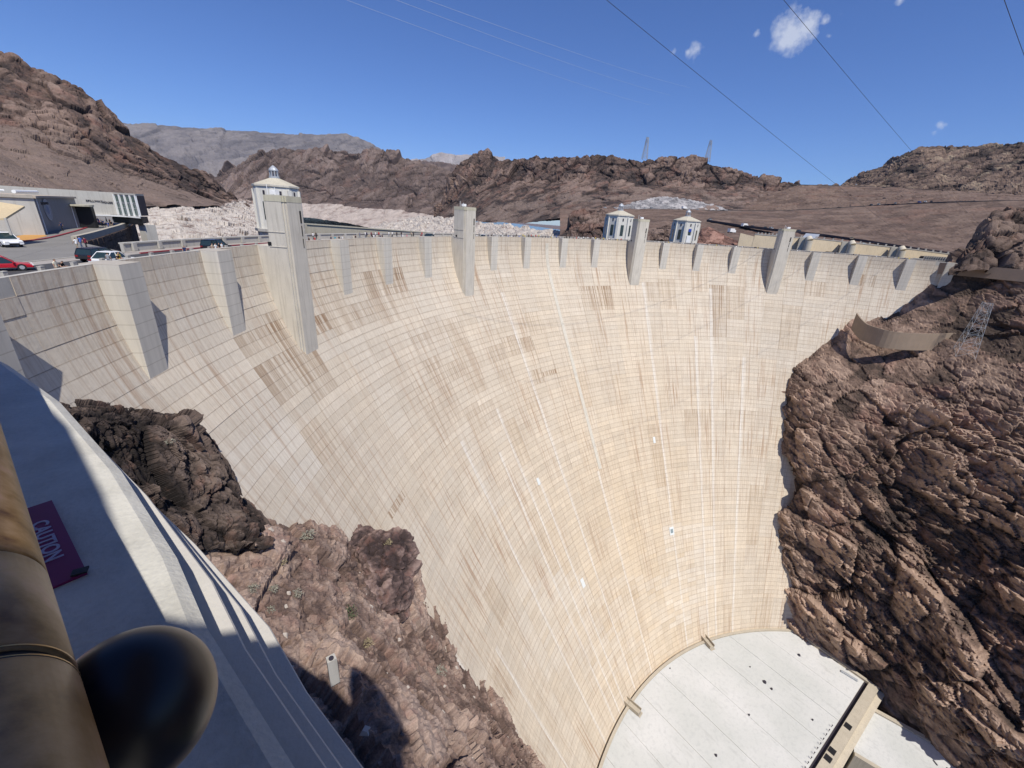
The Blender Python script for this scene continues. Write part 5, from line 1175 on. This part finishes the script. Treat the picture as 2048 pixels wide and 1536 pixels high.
for (px, py, d, lb) in ((1368, 419, 560, 'white box truck parked by the grey rubble slope behind the octagonal tower'), (1488, 455.5, 402, 'white truck on the lower road left of the last elevator tower'), (1462, 467.5, 330, 'long white trailer parked below the lower road, left of the last elevator tower')):
    q = P(px, py, d); q[2] += .5; root = empty('truck', q, rad(-6)); tag(root, lb, 'truck'); Lt = 9 if d > 340 else 8
    b = MB(); b.box((-.8, 0, 2.1), (Lt*.72, 2.5, 2.6)); b.build('cargo_box', m_white, root); b = MB(); b.box((Lt*.40, 0, 1.5), (1.9, 2.3, 1.9), top=(.8, .9)); b.build('cab', m_white, root)
    b = MB(); b.box((Lt*.40+.62, 0, 1.9), (.6, 2.0, .7)); b.build('windscreen', m_glass, root)
    for x in (-Lt*.35, -Lt*.22, Lt*.38):
        for s in (-1, 1): b = MB(); b.tube((x, s*.95, .5), (x, s*1.25, .5), .5, n=14); b.build('wheel', m_rubber, root)

# ================================================================== PEOPLE
k = MT('clothing', .85); oi = k.n('ShaderNodeObjectInfo'); k.col(oi.outputs['Color']); m_cloth = k.m
m_skin = flat('skin', (.42, .25, .17), .6); m_hair = flat('dark_hair', (.03, .02, .015), .7); m_jean = flat('blue_denim', (.05, .07, .14), .85); m_blk = flat('black_trousers', (.015, .015, .018), .85); m_kh = flat('khaki_shorts', (.30, .25, .18), .85)
def body_mesh(pose, legm):
    """one continuous skinned figure, 1.72 m tall, facing +y; materials: 0 top, 1 legs, 2 skin, 3 hair"""
    J = {'pel': (0, 0, .93), 'sp': (0, -.01, 1.15), 'ch': (0, 0, 1.36), 'nk': (0, .01, 1.48), 'hd': (0, .03, 1.58), 'tp': (0, .02, 1.70)}
    R_ = {'pel': .15, 'sp': .14, 'ch': .155, 'nk': .055, 'hd': .095, 'tp': .08}
    for s, n in ((-1, 'l'), (1, 'r')):
        st = {'stand': 0, 'walk': .22*s, 'lean': .02}[pose]; fw = .28 if pose == 'lean' else 0.
        J['h'+n] = (.10*s, 0, .88); J['k'+n] = (.11*s, st*.6+.02, .50); J['a'+n] = (.115*s, st-.02, .09); J['t'+n] = (.12*s, st+.14, .04)
        J['s'+n] = (.18*s, 0, 1.40); J['e'+n] = (.25*s, .03-st*.4+fw*.5, 1.13); J['w'+n] = (.22*s, .10-st*.9+fw*1.3, .92+fw*.75); J['f'+n] = (.21*s, .14-st*1.0+fw*1.6, .84+fw*.95)
        R_.update({'h'+n: .10, 'k'+n: .062, 'a'+n: .042, 't'+n: .035, 's'+n: .062, 'e'+n: .042, 'w'+n: .03, 'f'+n: .03})
    if pose == 'lean':
        for q in ('sp', 'ch', 'nk', 'hd', 'tp', 'sl', 'sr', 'el', 'er', 'wl', 'wr', 'fl', 'fr'):
            x, y, z = J[q]; J[q] = (x, y+(z-.9)*.38, z-(z-.9)*.10)
    names = list(J); E_ = [('pel', 'sp'), ('sp', 'ch'), ('ch', 'nk'), ('nk', 'hd'), ('hd', 'tp')]
    for n in 'lr': E_ += [('pel', 'h'+n), ('h'+n, 'k'+n), ('k'+n, 'a'+n), ('a'+n, 't'+n), ('ch', 's'+n), ('s'+n, 'e'+n), ('e'+n, 'w'+n), ('w'+n, 'f'+n)]
    me = bpy.data.meshes.new('person'); me.from_pydata([J[n] for n in names], [(names.index(a), names.index(c)) for a, c in E_], [])
    o = bpy.data.objects.new('tmp', me); S.collection.objects.link(o); md = o.modifiers.new('skin', 'SKIN'); sv = me.skin_vertices[0].data
    for i, n in enumerate(names): sv[i].radius = (R_[n], R_[n]*(.72 if n in ('pel', 'sp', 'ch') else 1)); sv[i].use_root = (n == 'pel')
    ss = o.modifiers.new('sub', 'SUBSURF'); ss.levels = 1; dg_ = bpy.context.evaluated_depsgraph_get(); m2 = bpy.data.meshes.new_from_object(o.evaluated_get(dg_)); bpy.data.objects.remove(o)
    m2.materials.clear()
    for m in (m_cloth, legm, m_skin, m_hair): m2.materials.append(m)
    for f in m2.polygons:
        c = f.center; up = c.z
        if pose == 'lean': up = c.z+max(0, c.z-.9)*.11
        arm = abs(c.x) > .2 and c.z < 1.26
        if up > 1.62 or (up > 1.54 and c.y < (.0 if pose != 'lean' else .22)): f.material_index = 3
        elif up > 1.47 or arm: f.material_index = 2
        elif up > .93: f.material_index = 0
        elif legm is m_kh and c.z < .45 or c.z < .07: f.material_index = 2 if c.z > .07 else 3
        else: f.material_index = 1
        f.use_smooth = True
    return m2
BM = [body_mesh(p_, l_) for p_ in ('stand', 'walk', 'lean') for l_ in (m_jean, m_blk, m_kh)]
PCOL = {'white': (.75, .75, .73), 'black': (.015, .015, .018), 'red': (.5, .03, .03), 'blue': (.08, .16, .45), 'teal': (.05, .3, .38), 'grey': (.25, .26, .28), 'pink': (.6, .25, .28), 'tan': (.45, .36, .25), 'navy': (.02, .03, .09), 'yellow': (.65, .5, .08), 'maroon': (.18, .02, .04), 'cream': (.6, .56, .45)}
def person(loc, rz, top, pose, leg, lab, grp='visitors on the dam', sc=1.):
    o = bpy.data.objects.new('person', BM[pose*3+leg]); link(o); o.location = tuple(loc); o.rotation_euler = (0, 0, rz); c = PCOL[top]; o.color = (*c, 1); o.scale = (sc, sc, sc); tag(o, lab, 'person', grp); return o
LEG = ['blue jeans', 'black trousers', 'khaki shorts']
def crest_person(px, r, top, pose, leg, lab, face=None, sc=1.):
    th = th_at(px, r, ZW); q = pol(th, r, ZW); f = {'out': math.pi-th, 'in': -th, 'l': -th+math.pi/2, 'r': -th-math.pi/2}[face or ('out' if r < 141 else 'in')]
    return person(q, f, top, pose, leg, lab, sc=sc)
near = [(128, 139.2, 'black', 2, 1, 'out', 'person in black leaning on the parapet above the second nearest pilaster, by the red car'), (119, 140.0, 'cream', 0, 2, 'out', 'person in cream top beside the one in black, by the red car'),
        (238, 139.3, 'black', 2, 1, 'out', 'person in black top at the parapet beside the white hatchback'), (244, 139.9, 'yellow', 0, 1, 'out', 'person in yellow top at the parapet beside the white hatchback'), (222, 140.2, 'grey', 0, 0, 'r', 'person in grey top behind the blue cloth by the white hatchback'),
        (373, 139.6, 'navy', 0, 1, 'l', 'lone person in navy on the walk between the two nearest cars'), (428, 139.4, 'tan', 0, 2, 'out', 'person in tan top before the tall black car, leftmost of the group'), (434, 139.3, 'white', 1, 1, 'out', 'person in white top before the tall black car'), (441, 139.5, 'black', 0, 1, 'out', 'person in black top and black trousers before the tall black car'), (447, 139.3, 'white', 0, 0, 'out', 'person in white top and jeans, rightmost before the tall black car')]
for px, r, c, po, lg, fc, lb in near: crest_person(px, r, c, po, lg, lb, fc)
mid = [(619, 139.2, 'black', 0), (627, 149.6, 'white', 1), (633, 149.8, 'black', 1), (631, 139.4, 'red', 1), (663, 139.2, 'navy', 0), (671, 139.3, 'teal', 2), (679, 139.2, 'black', 0), (686, 139.4, 'white', 2), (708, 140.3, 'cream', 0), (711.5, 140, 'black', 1), (720, 149.6, 'grey', 0), (731, 149.7, 'white', 0), (734, 149.2, 'navy', 1), (739, 141.8, 'tan', 2),
       (743, 149.6, 'maroon', 1), (745, 140, 'black', 0), (748, 141, 'white', 1), (752, 149.2, 'white', 0), (754, 140, 'cream', 2), (758, 149.7, 'red', 1), (761, 139.4, 'navy', 0), (765, 140, 'black', 0), (778, 149.6, 'white', 0), (785, 149.6, 'white', 1), (794, 149.2, 'black', 1), (803, 149.6, 'black', 0), (806, 139.6, 'white', 2), (814, 139.4, 'pink', 0), (823, 149.2, 'tan', 1), (827, 149.6, 'black', 1), (844, 149.3, 'red', 0), (842, 139.4, 'maroon', 1), (868, 149.6, 'white', 1)]
rp = random.Random(11)
cnt = {}
for i, (px, r, c, lg) in enumerate(sorted(mid)):
    side_ = 'right of the nearest elevator tower' if px < 790 else 'left of the second elevator tower'; cnt[side_] = cnt.get(side_, 0)+1
    crest_person(px, r, c, rp.choice((0, 0, 1)), lg, '%s person %s, in %s top and %s' % (ordw(cnt[side_]), side_, c, LEG[lg]))
names = list(PCOL)
for i in range(52):
    px = 955+i*5.6+rp.uniform(-1.5, 1.5); c = names[rp.choice((0, 0, 1, 1, 1, 2, 3, 5, 8, 9, 11))]; r = rp.choice((139.3, 139.6, 149.4, 149.8, 142)); lg = rp.randrange(3)
    crest_person(px, r, c, rp.choice((0, 1, 0)), lg, '%s distant person right of the second elevator tower, in %s top and %s' % (ordw(i+1), c, LEG[lg]))
pxs = sorted([rp.uniform(1296, 1400) for _ in range(9)]+[rp.uniform(1400, 1500) for _ in range(7)]+[rp.uniform(1503, 1530) for _ in range(6)]); pxs2 = sorted([rp.uniform(1585, 1850) for _ in range(14)])
for lst, tw_ in ((pxs, 'third'), (pxs2, 'last')):
    for i, px in enumerate(lst):
        c = names[rp.choice((0, 1, 1, 1, 3, 5, 8, 9))]; lg = rp.randrange(3)
        crest_person(px, 139.4, c, 0, lg, '%s tiny person right of the %s elevator tower, in %s top' % (ordw(i+1), tw_, c))
ter = [(192, 447, 'white', 1), (199, 450, 'blue', 0), (204, 452, 'grey', 1), (209, 455, 'navy', 1), (222, 452, 'black', 1), (225, 457, 'black', 2), (219, 460, 'blue', 0), (227, 441, 'white', 1), (241, 444, 'maroon', 1), (250, 447, 'grey', 0), (215, 448, 'tan', 2), (253, 449, 'pink', 0)]
for px, py, c, lg in ter:
    q = Gp(px, py, ZP); person(q, rp.uniform(0, 6), c, rp.choice((0, 1)), lg, 'person in %s top and %s on the rounded terrace, %s from its left' % (c, LEG[lg], ordw(1+sorted(t_[0] for t_ in ter).index(px))), 'visitors on the rounded terrace')
for px, py, c, lg, lb in ((126, 462, 'navy', 1, 'person in navy top and black trousers walking past the dark wall with the round seal'), (165, 497, 'blue', 0, 'person in light blue top at the wall corner behind the black estate car'), (175, 499, 'maroon', 1, 'person in maroon top beside the one in blue, behind the black estate car'), (157, 501, 'white', 2, 'person in white top at the wall corner left of the black estate car')):
    person(Gp(px, py, ZP), 1., c, 1, lg, lb, 'visitors on the plaza')

# ================================================================== CABLES
m_cab = flat('cable', (.03, .03, .04), .6)
def cable(pts, r, lab, mat=None):
    A_ = [P(*q) for q in pts]; A_ = smooth(A_, 14); b = MB(); b.path([tuple(a) for a in A_], r, n=6); o = b.build('overhead_cable', mat or m_cab, smooth=True); tag(o, lab, 'cable')
def cab2(p0, p1, sag, r, lab, mat=None):
    A0, A1 = P(*p0), P(*p1); pts = [tuple(A0+(A1-A0)*t-np.array([0, 0, 4*sag*t*(1-t)])) for t in np.linspace(0, 1, 60)]; b = MB(); b.path(pts, r, n=6); o = b.build('overhead_cable', mat or m_cab, smooth=True); tag(o, lab, 'cable')
cab2((1120, -76, 70), (1860, 508, 330), 1.4, .045, 'dark overhead cable crossing the sky, leftmost of three thick ones')
cab2((1480, -105, 62), (1960, 450, 300), 1.2, .04, 'dark overhead cable passing in front of the largest cloud')
cab2((1985, -66, 52), (2130, 320, 200), .5, .042, 'short dark overhead cable in the top right corner')
m_thin = flat('far_cable', (.55, .58, .65), .5)
cab2((640, -20, 260), (1300, 210, 900), 4, .07, 'faint thin overhead line high on the left, lowest of three', m_thin); cab2((740, -20, 260), (1340, 190, 900), 4, .07, 'faint thin overhead line high on the left, middle of three', m_thin); cab2((800, -20, 260), (1380, 175, 900), 4, .07, 'faint thin overhead line high on the left, topmost of three', m_thin)

# ================================================================== FOREGROUND PARAPET, RAIL, DOME, SIGN
K = .9
def Lc(x, y, z): return (CAM[0]+x, CAM[1]+y, CAM[2]+z)
path = [(-16., 37.5), (-6., 14.5), (-2.35, 6.4), (-1.46, 4.66), (-.864, 3.376), (-.577, 2.65), (-.320, 1.817), (-.176, 1.231), (-.126, .937), (-.029, .554), (.09, .06), (.33, -.9), (.75, -2.3), (1.5, -4.4)]
pv = [Vector(p) for p in path]
TAP = [.15, .15, .2, .32, .5, .68, .84, 1.]      # the ledges run out towards the far end
def offs(d):
    out = []
    for i, p in enumerate(pv):
        a = (pv[min(i+1, len(pv)-1)]-pv[max(i-1, 0)]).normalized(); out.append(p+Vector((-a.y, a.x))*(d*TAP[min(i, 7)] if d > .035 else d))
    return out
def strip(b, prof, k=0):
    """prof: (offset outward, z) polyline swept along the path"""
    rows = [[Lc(q.x, q.y, z) for q in offs(d)] for d, z in prof]; n = len(pv)
    vs = [v for r_ in rows for v in r_]; b.add(vs, [(a*n+i, a*n+i+1, (a+1)*n+i+1, (a+1)*n+i) for a in range(len(prof)-1) for i in range(n-1)], k)
par = empty('overlook_parapet', Lc(-.3, 1, -2.4)); tag(par, 'pale concrete overlook parapet with stepped outer ledges in the near left corner', 'wall'); PV = -Vector(par.location)
def at_par(o): o.location = PV; return o
zt_ = -.9
b = MB(); strip(b, [(-.95, zt_+.02), (-.02, zt_), (0, zt_), (.028, zt_-.022), (.034, zt_-.15), (.030, zt_-.152)]); strip(b, [(.030, zt_-.153), (-.95, zt_-.5)]); at_par(b.build('coping', m_coping, par, fix=False))
m_led = concrete('ledge_concrete', (.50, .475, .43), 5., streak=False, var=.2, bump=.003)
for d, h in ((.089, .15), (.140, .30), (.205, .45)):
    b = MB(); strip(b, [(.0, zt_-h), (d-.004, zt_-h), (d, zt_-h-.006), (d, zt_-h-.15), (.0, zt_-h-.155)]); at_par(b.build('ledge', m_led, par, fix=False))
b = MB(); strip(b, [(.20, zt_-.60), (-.6, zt_-.75), (-5., zt_-.9), (-5., -30)]); strip(b, [(-.95, zt_+.02), (-.95, zt_-1.1)]); at_par(b.build('wall', m_led, par, fix=False))
b = MB(); v = [Lc(q.x, q.y, -2.) for q in offs(-.9)]; n = len(v); v += [Lc(q.x-8, q.y-2, -2.) for q in offs(-.9)]; b.add(v, [(i, i+1, n+i+1, n+i) for i in range(n-1)]); tag(b.build('overlook_floor', m_walk), kind='structure')

# sign
cpx = [(55, 1005), (100, 992), (170, 1135), (105, 1165)]
sg = []
for q in cpx:
    d = ray(*q); sg.append(np.array([d[0], d[1]])/-d[2]*.875)
far_r, near_r = sg[1], sg[2]; ax = near_r-far_r; Ls_ = np.linalg.norm(ax); ax /= Ls_; lf = np.array([ax[1], -ax[0]])
if lf[0] > 0: lf = -lf
wS = Ls_*.42
cc = [far_r, near_r, near_r+lf*wS, far_r+lf*wS]; b = MB(); b.prism([(CAM[0]+c[0], CAM[1]+c[1]) for c in cc], CAM[2]-.898, CAM[2]-.890)
sgn = b.build('caution_sign', flat('magenta_sign', (.17, .008, .075), .45, var=.2, sc=8)); tag(sgn, 'magenta caution sign with pale lettering lying on the shaded parapet top', 'sign')
dq = ray(91, 1080); ctr = np.array([dq[0], dq[1]])/-dq[2]*.889
text('CAUTION', .048, (CAM[0]+ctr[0], CAM[1]+ctr[1], CAM[2]-.889), (ax[0], ax[1], 0), (-lf[0], -lf[1], 0), flat('sign_lettering', (.40, .36, .46), .6), sgn, 'lettering', .001, 1.02)
b = MB(); q = near_r+lf*.01-ax*.01; b.box((CAM[0]+q[0], CAM[1]+q[1], CAM[2]-.886), (.03, .022, .004), math.atan2(ax[1], ax[0])+1.2); b.build('tape_patch', m_black, sgn)

# handrail: three lengths of tube with dark joints
hr = .46; pr = []
for q in ((0, 885), (120, 1193), (190, 1536)):
    d = ray(*q); pr.append(CAM+d/-d[2]*hr)
TR = .082
a0v = Vector(pr[0]); a1v = Vector(pr[2]); dr = (a1v-a0v).normalized()
side = Vector((dr.y, -dr.x, 0)).normalized()
if side.x > 0: side = -side
axis0 = a0v+side*TR*.93-Vector((0, 0, TR*.35)); 
k = MT('weathered_brass', .36); p = k.pos(); n1 = k.noise(p, 9, 6, .6); n2 = k.noise(k.map(p, (1, 1, 1), (3, 3, 3)), 26, 5, .6)
c = k.ramp(k.math('ADD', k.math('MULTIPLY', n1, .65), k.math('MULTIPLY', n2, .35)), [(.36, (.085, .04, .012)), (.45, (.19, .11, .04)), (.54, (.26, .165, .08)), (.64, (.33, .20, .14))])
k.col(c); k.bump(n2, .0006); m_brass = k.m
hrl = empty('handrail', tuple(axis0)); tag(hrl, 'thick tan weathered metal handrail tube with two dark joints, very close at lower left', 'handrail'); hv = -Vector(hrl.location)
def tpar(q):                                    # distance along the rail where a pixel on its right edge lies
    d = ray(*q); w = CAM+d/-d[2]*hr; return (Vector(w)-a0v).dot(dr)
j1, j2 = tpar((112, 1100)), tpar((146, 1300)); Lr = (a1v-a0v).length
def seg(s0, s1, r, m, nm):
    b = MB(); b.path([axis0+dr*(s0+(s1-s0)*t) for t in np.linspace(0, 1, 6)], r, n=64)
    if r == TR: 
        b = MB(); e = .003; b.path([axis0+dr*x for x in (s0-1e-4, s0, s0+e, s1-e, s1, s1+1e-4)], [r*.9, r-e*.6, r, r, r-e*.6, r*.9], n=64)
    o = b.build(nm, m, hrl, smooth=True); o.location = hv; return o
seg(-3.5, j1-.003, TR, m_brass, 'tube'); seg(j1+.003, j2-.008, TR, m_brass, 'tube'); seg(j2+.008, Lr+1.6, TR, m_brass, 'tube'); seg(-3.4, Lr+1.5, TR*.93, m_black, 'joint_core')
for s_ in (j2-.0085, j2+.0075): seg(s_, s_+.001, TR*1.006, flat('brass_lip', (.35, .22, .08), .3, metal=.6), 'joint_lip')
# dark glossy dome beneath it
d = ray(268, 1398); dc = CAM+d/-d[2]*.60; dist = np.linalg.norm(dc-CAM)
k = MT('dark_metal_painted_rim', .34); k.col((.010, .012, .022)); k.b.inputs['Specular IOR Level'].default_value = .35
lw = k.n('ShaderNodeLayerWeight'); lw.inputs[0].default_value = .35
k.col(k.mix(k.ramp(lw.outputs['Facing'], [(.45, 0.), (.9, 1.)]), (.006, .007, .014), (.34, .26, .17))); m_dome = k.m  # tan reflection at the rim painted in by view angle
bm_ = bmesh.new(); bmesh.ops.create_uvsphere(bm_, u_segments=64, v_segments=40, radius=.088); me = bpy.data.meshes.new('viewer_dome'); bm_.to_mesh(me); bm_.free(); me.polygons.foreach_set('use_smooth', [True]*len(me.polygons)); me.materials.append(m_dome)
o = link(bpy.data.objects.new('viewer_dome', me)); o.location = tuple(dc-UPV*.012); o.scale = (1, 1, 1.12); tag(o, 'dark glossy rounded dome with a painted tan rim reflection under the handrail at lower left', 'dome')
b = MB(); b.tube((-.16, .0, -.02), (-.05, 0, -.01), .03, .035, n=24); b.build('neck', m_dark, o)

# unseen slabs added overhead to shade the parapet, and a block behind
hc = 3.4
sh = np.array([trav[0], trav[1]])/-trav[2]
def canopy(name, pts, zplane, zroof, lab):  # added slab, its outline traced back along the sun from the shadow
    q = [(CAM[0]+x-sh[0]*(zroof-zplane), CAM[1]+y-sh[1]*(zroof-zplane)) for x, y in pts]
    root = empty(name, (q[0][0], q[0][1], CAM[2]+zroof)); tag(root, lab, 'roof'); b = MB(); b.prism(q, CAM[2]+zroof, CAM[2]+zroof+.05); o = b.build('slab', m_conc, root); o.location = -Vector(root.location)
    cx = sum(a for a, _ in q)/len(q); cy = sum(a for _, a in q)/len(q)
    b = MB(); b.tube((cx+1.2, cy-3.2, CAM[2]-2), (cx+1.2, cy-3.2, CAM[2]+zroof), .2, n=16); o = b.build('column', m_conc, root); o.location = -Vector(root.location)
lz = TR*.35
def on_coping(w_): w_ = np.array(w_)-CAM; t = (w_[2]+.9)/-trav[2]; return (w_[0]+trav[0]*t, w_[1]+trav[1]*t)
e0 = on_coping(a0v+dr*-1.2+side*.07); e1 = on_coping(a1v+side*.07); ed = (e1[0]-e0[0], e1[1]-e0[1]); nn_ = math.hypot(*ed); ed = (ed[0]/nn_, ed[1]/nn_)
e2 = (e1[0]+ed[0]*1.2, e1[1]+ed[1]*1.2)
canopy('added_shade_slab', [(-1.0, 3.72), (-.93, 3.5), (-.806, 3.064), (-.657, 2.762), (-.482, 2.254), (-.328, 1.62), (-.25, 1.228), (-.197, 1.0), (-.123, .92), (.0, .86), (.11, .74), (.22, 1.1), (.4, 2.3), (1.0, 3.7), (1.45, 3.9), (2.1, 2.6), (2.5, 1.1), (2.8, -.3), (3.1, -2.6), (3.2, -5), (.6, -5), (e2[0], e2[1]-.3), e2, e1, e0], -.9, 1.5, 'unseen grey slab added above the camera to cast the parapet shade')  # unseen, shaped to shade coping, dome and rock slope
canopy('added_sky_slab', [(e0[0]-.32, e0[1]), (e1[0]-.32, e1[1]), (e2[0]-.32, e2[1]), (0., -4), (-6, -4), (-6, 3)], -.9, 1.5, 'unseen grey slab added overhead at left to cut sky light')  # added out of view, only dims the sky over the coping

b = MB(); b.box((CAM[0]-3.4, CAM[1]-4.8, CAM[2]-.4), (11, 2.6, 3.4), rad(-9)); tag(b.build('added_rear_block', concrete('rear_block_concrete', (.30, .27, .23), .5)), 'unseen concrete building block added behind the camera to cut sky light', 'building')  # added behind the camera to hold back low sky light

# thin desert air
b = MB(); b.box((1000, 8050, 704), (22000, 17900, 1792)); hz_ = b.build('haze', bpy.data.materials.new('thin_air')); hm = hz_.data.materials[0]; hm.use_nodes = True
t_ = hm.node_tree; t_.nodes.remove(t_.nodes['Principled BSDF']); pvn = t_.nodes.new('ShaderNodeVolumePrincipled'); pvn.inputs['Color'].default_value = (.62, .74, 1, 1); pvn.inputs['Density'].default_value = 1.5e-5; pvn.inputs['Anisotropy'].default_value = .0
t_.links.new(pvn.outputs[0], t_.nodes['Material Output'].inputs['Volume']); tag(hz_, kind='stuff')
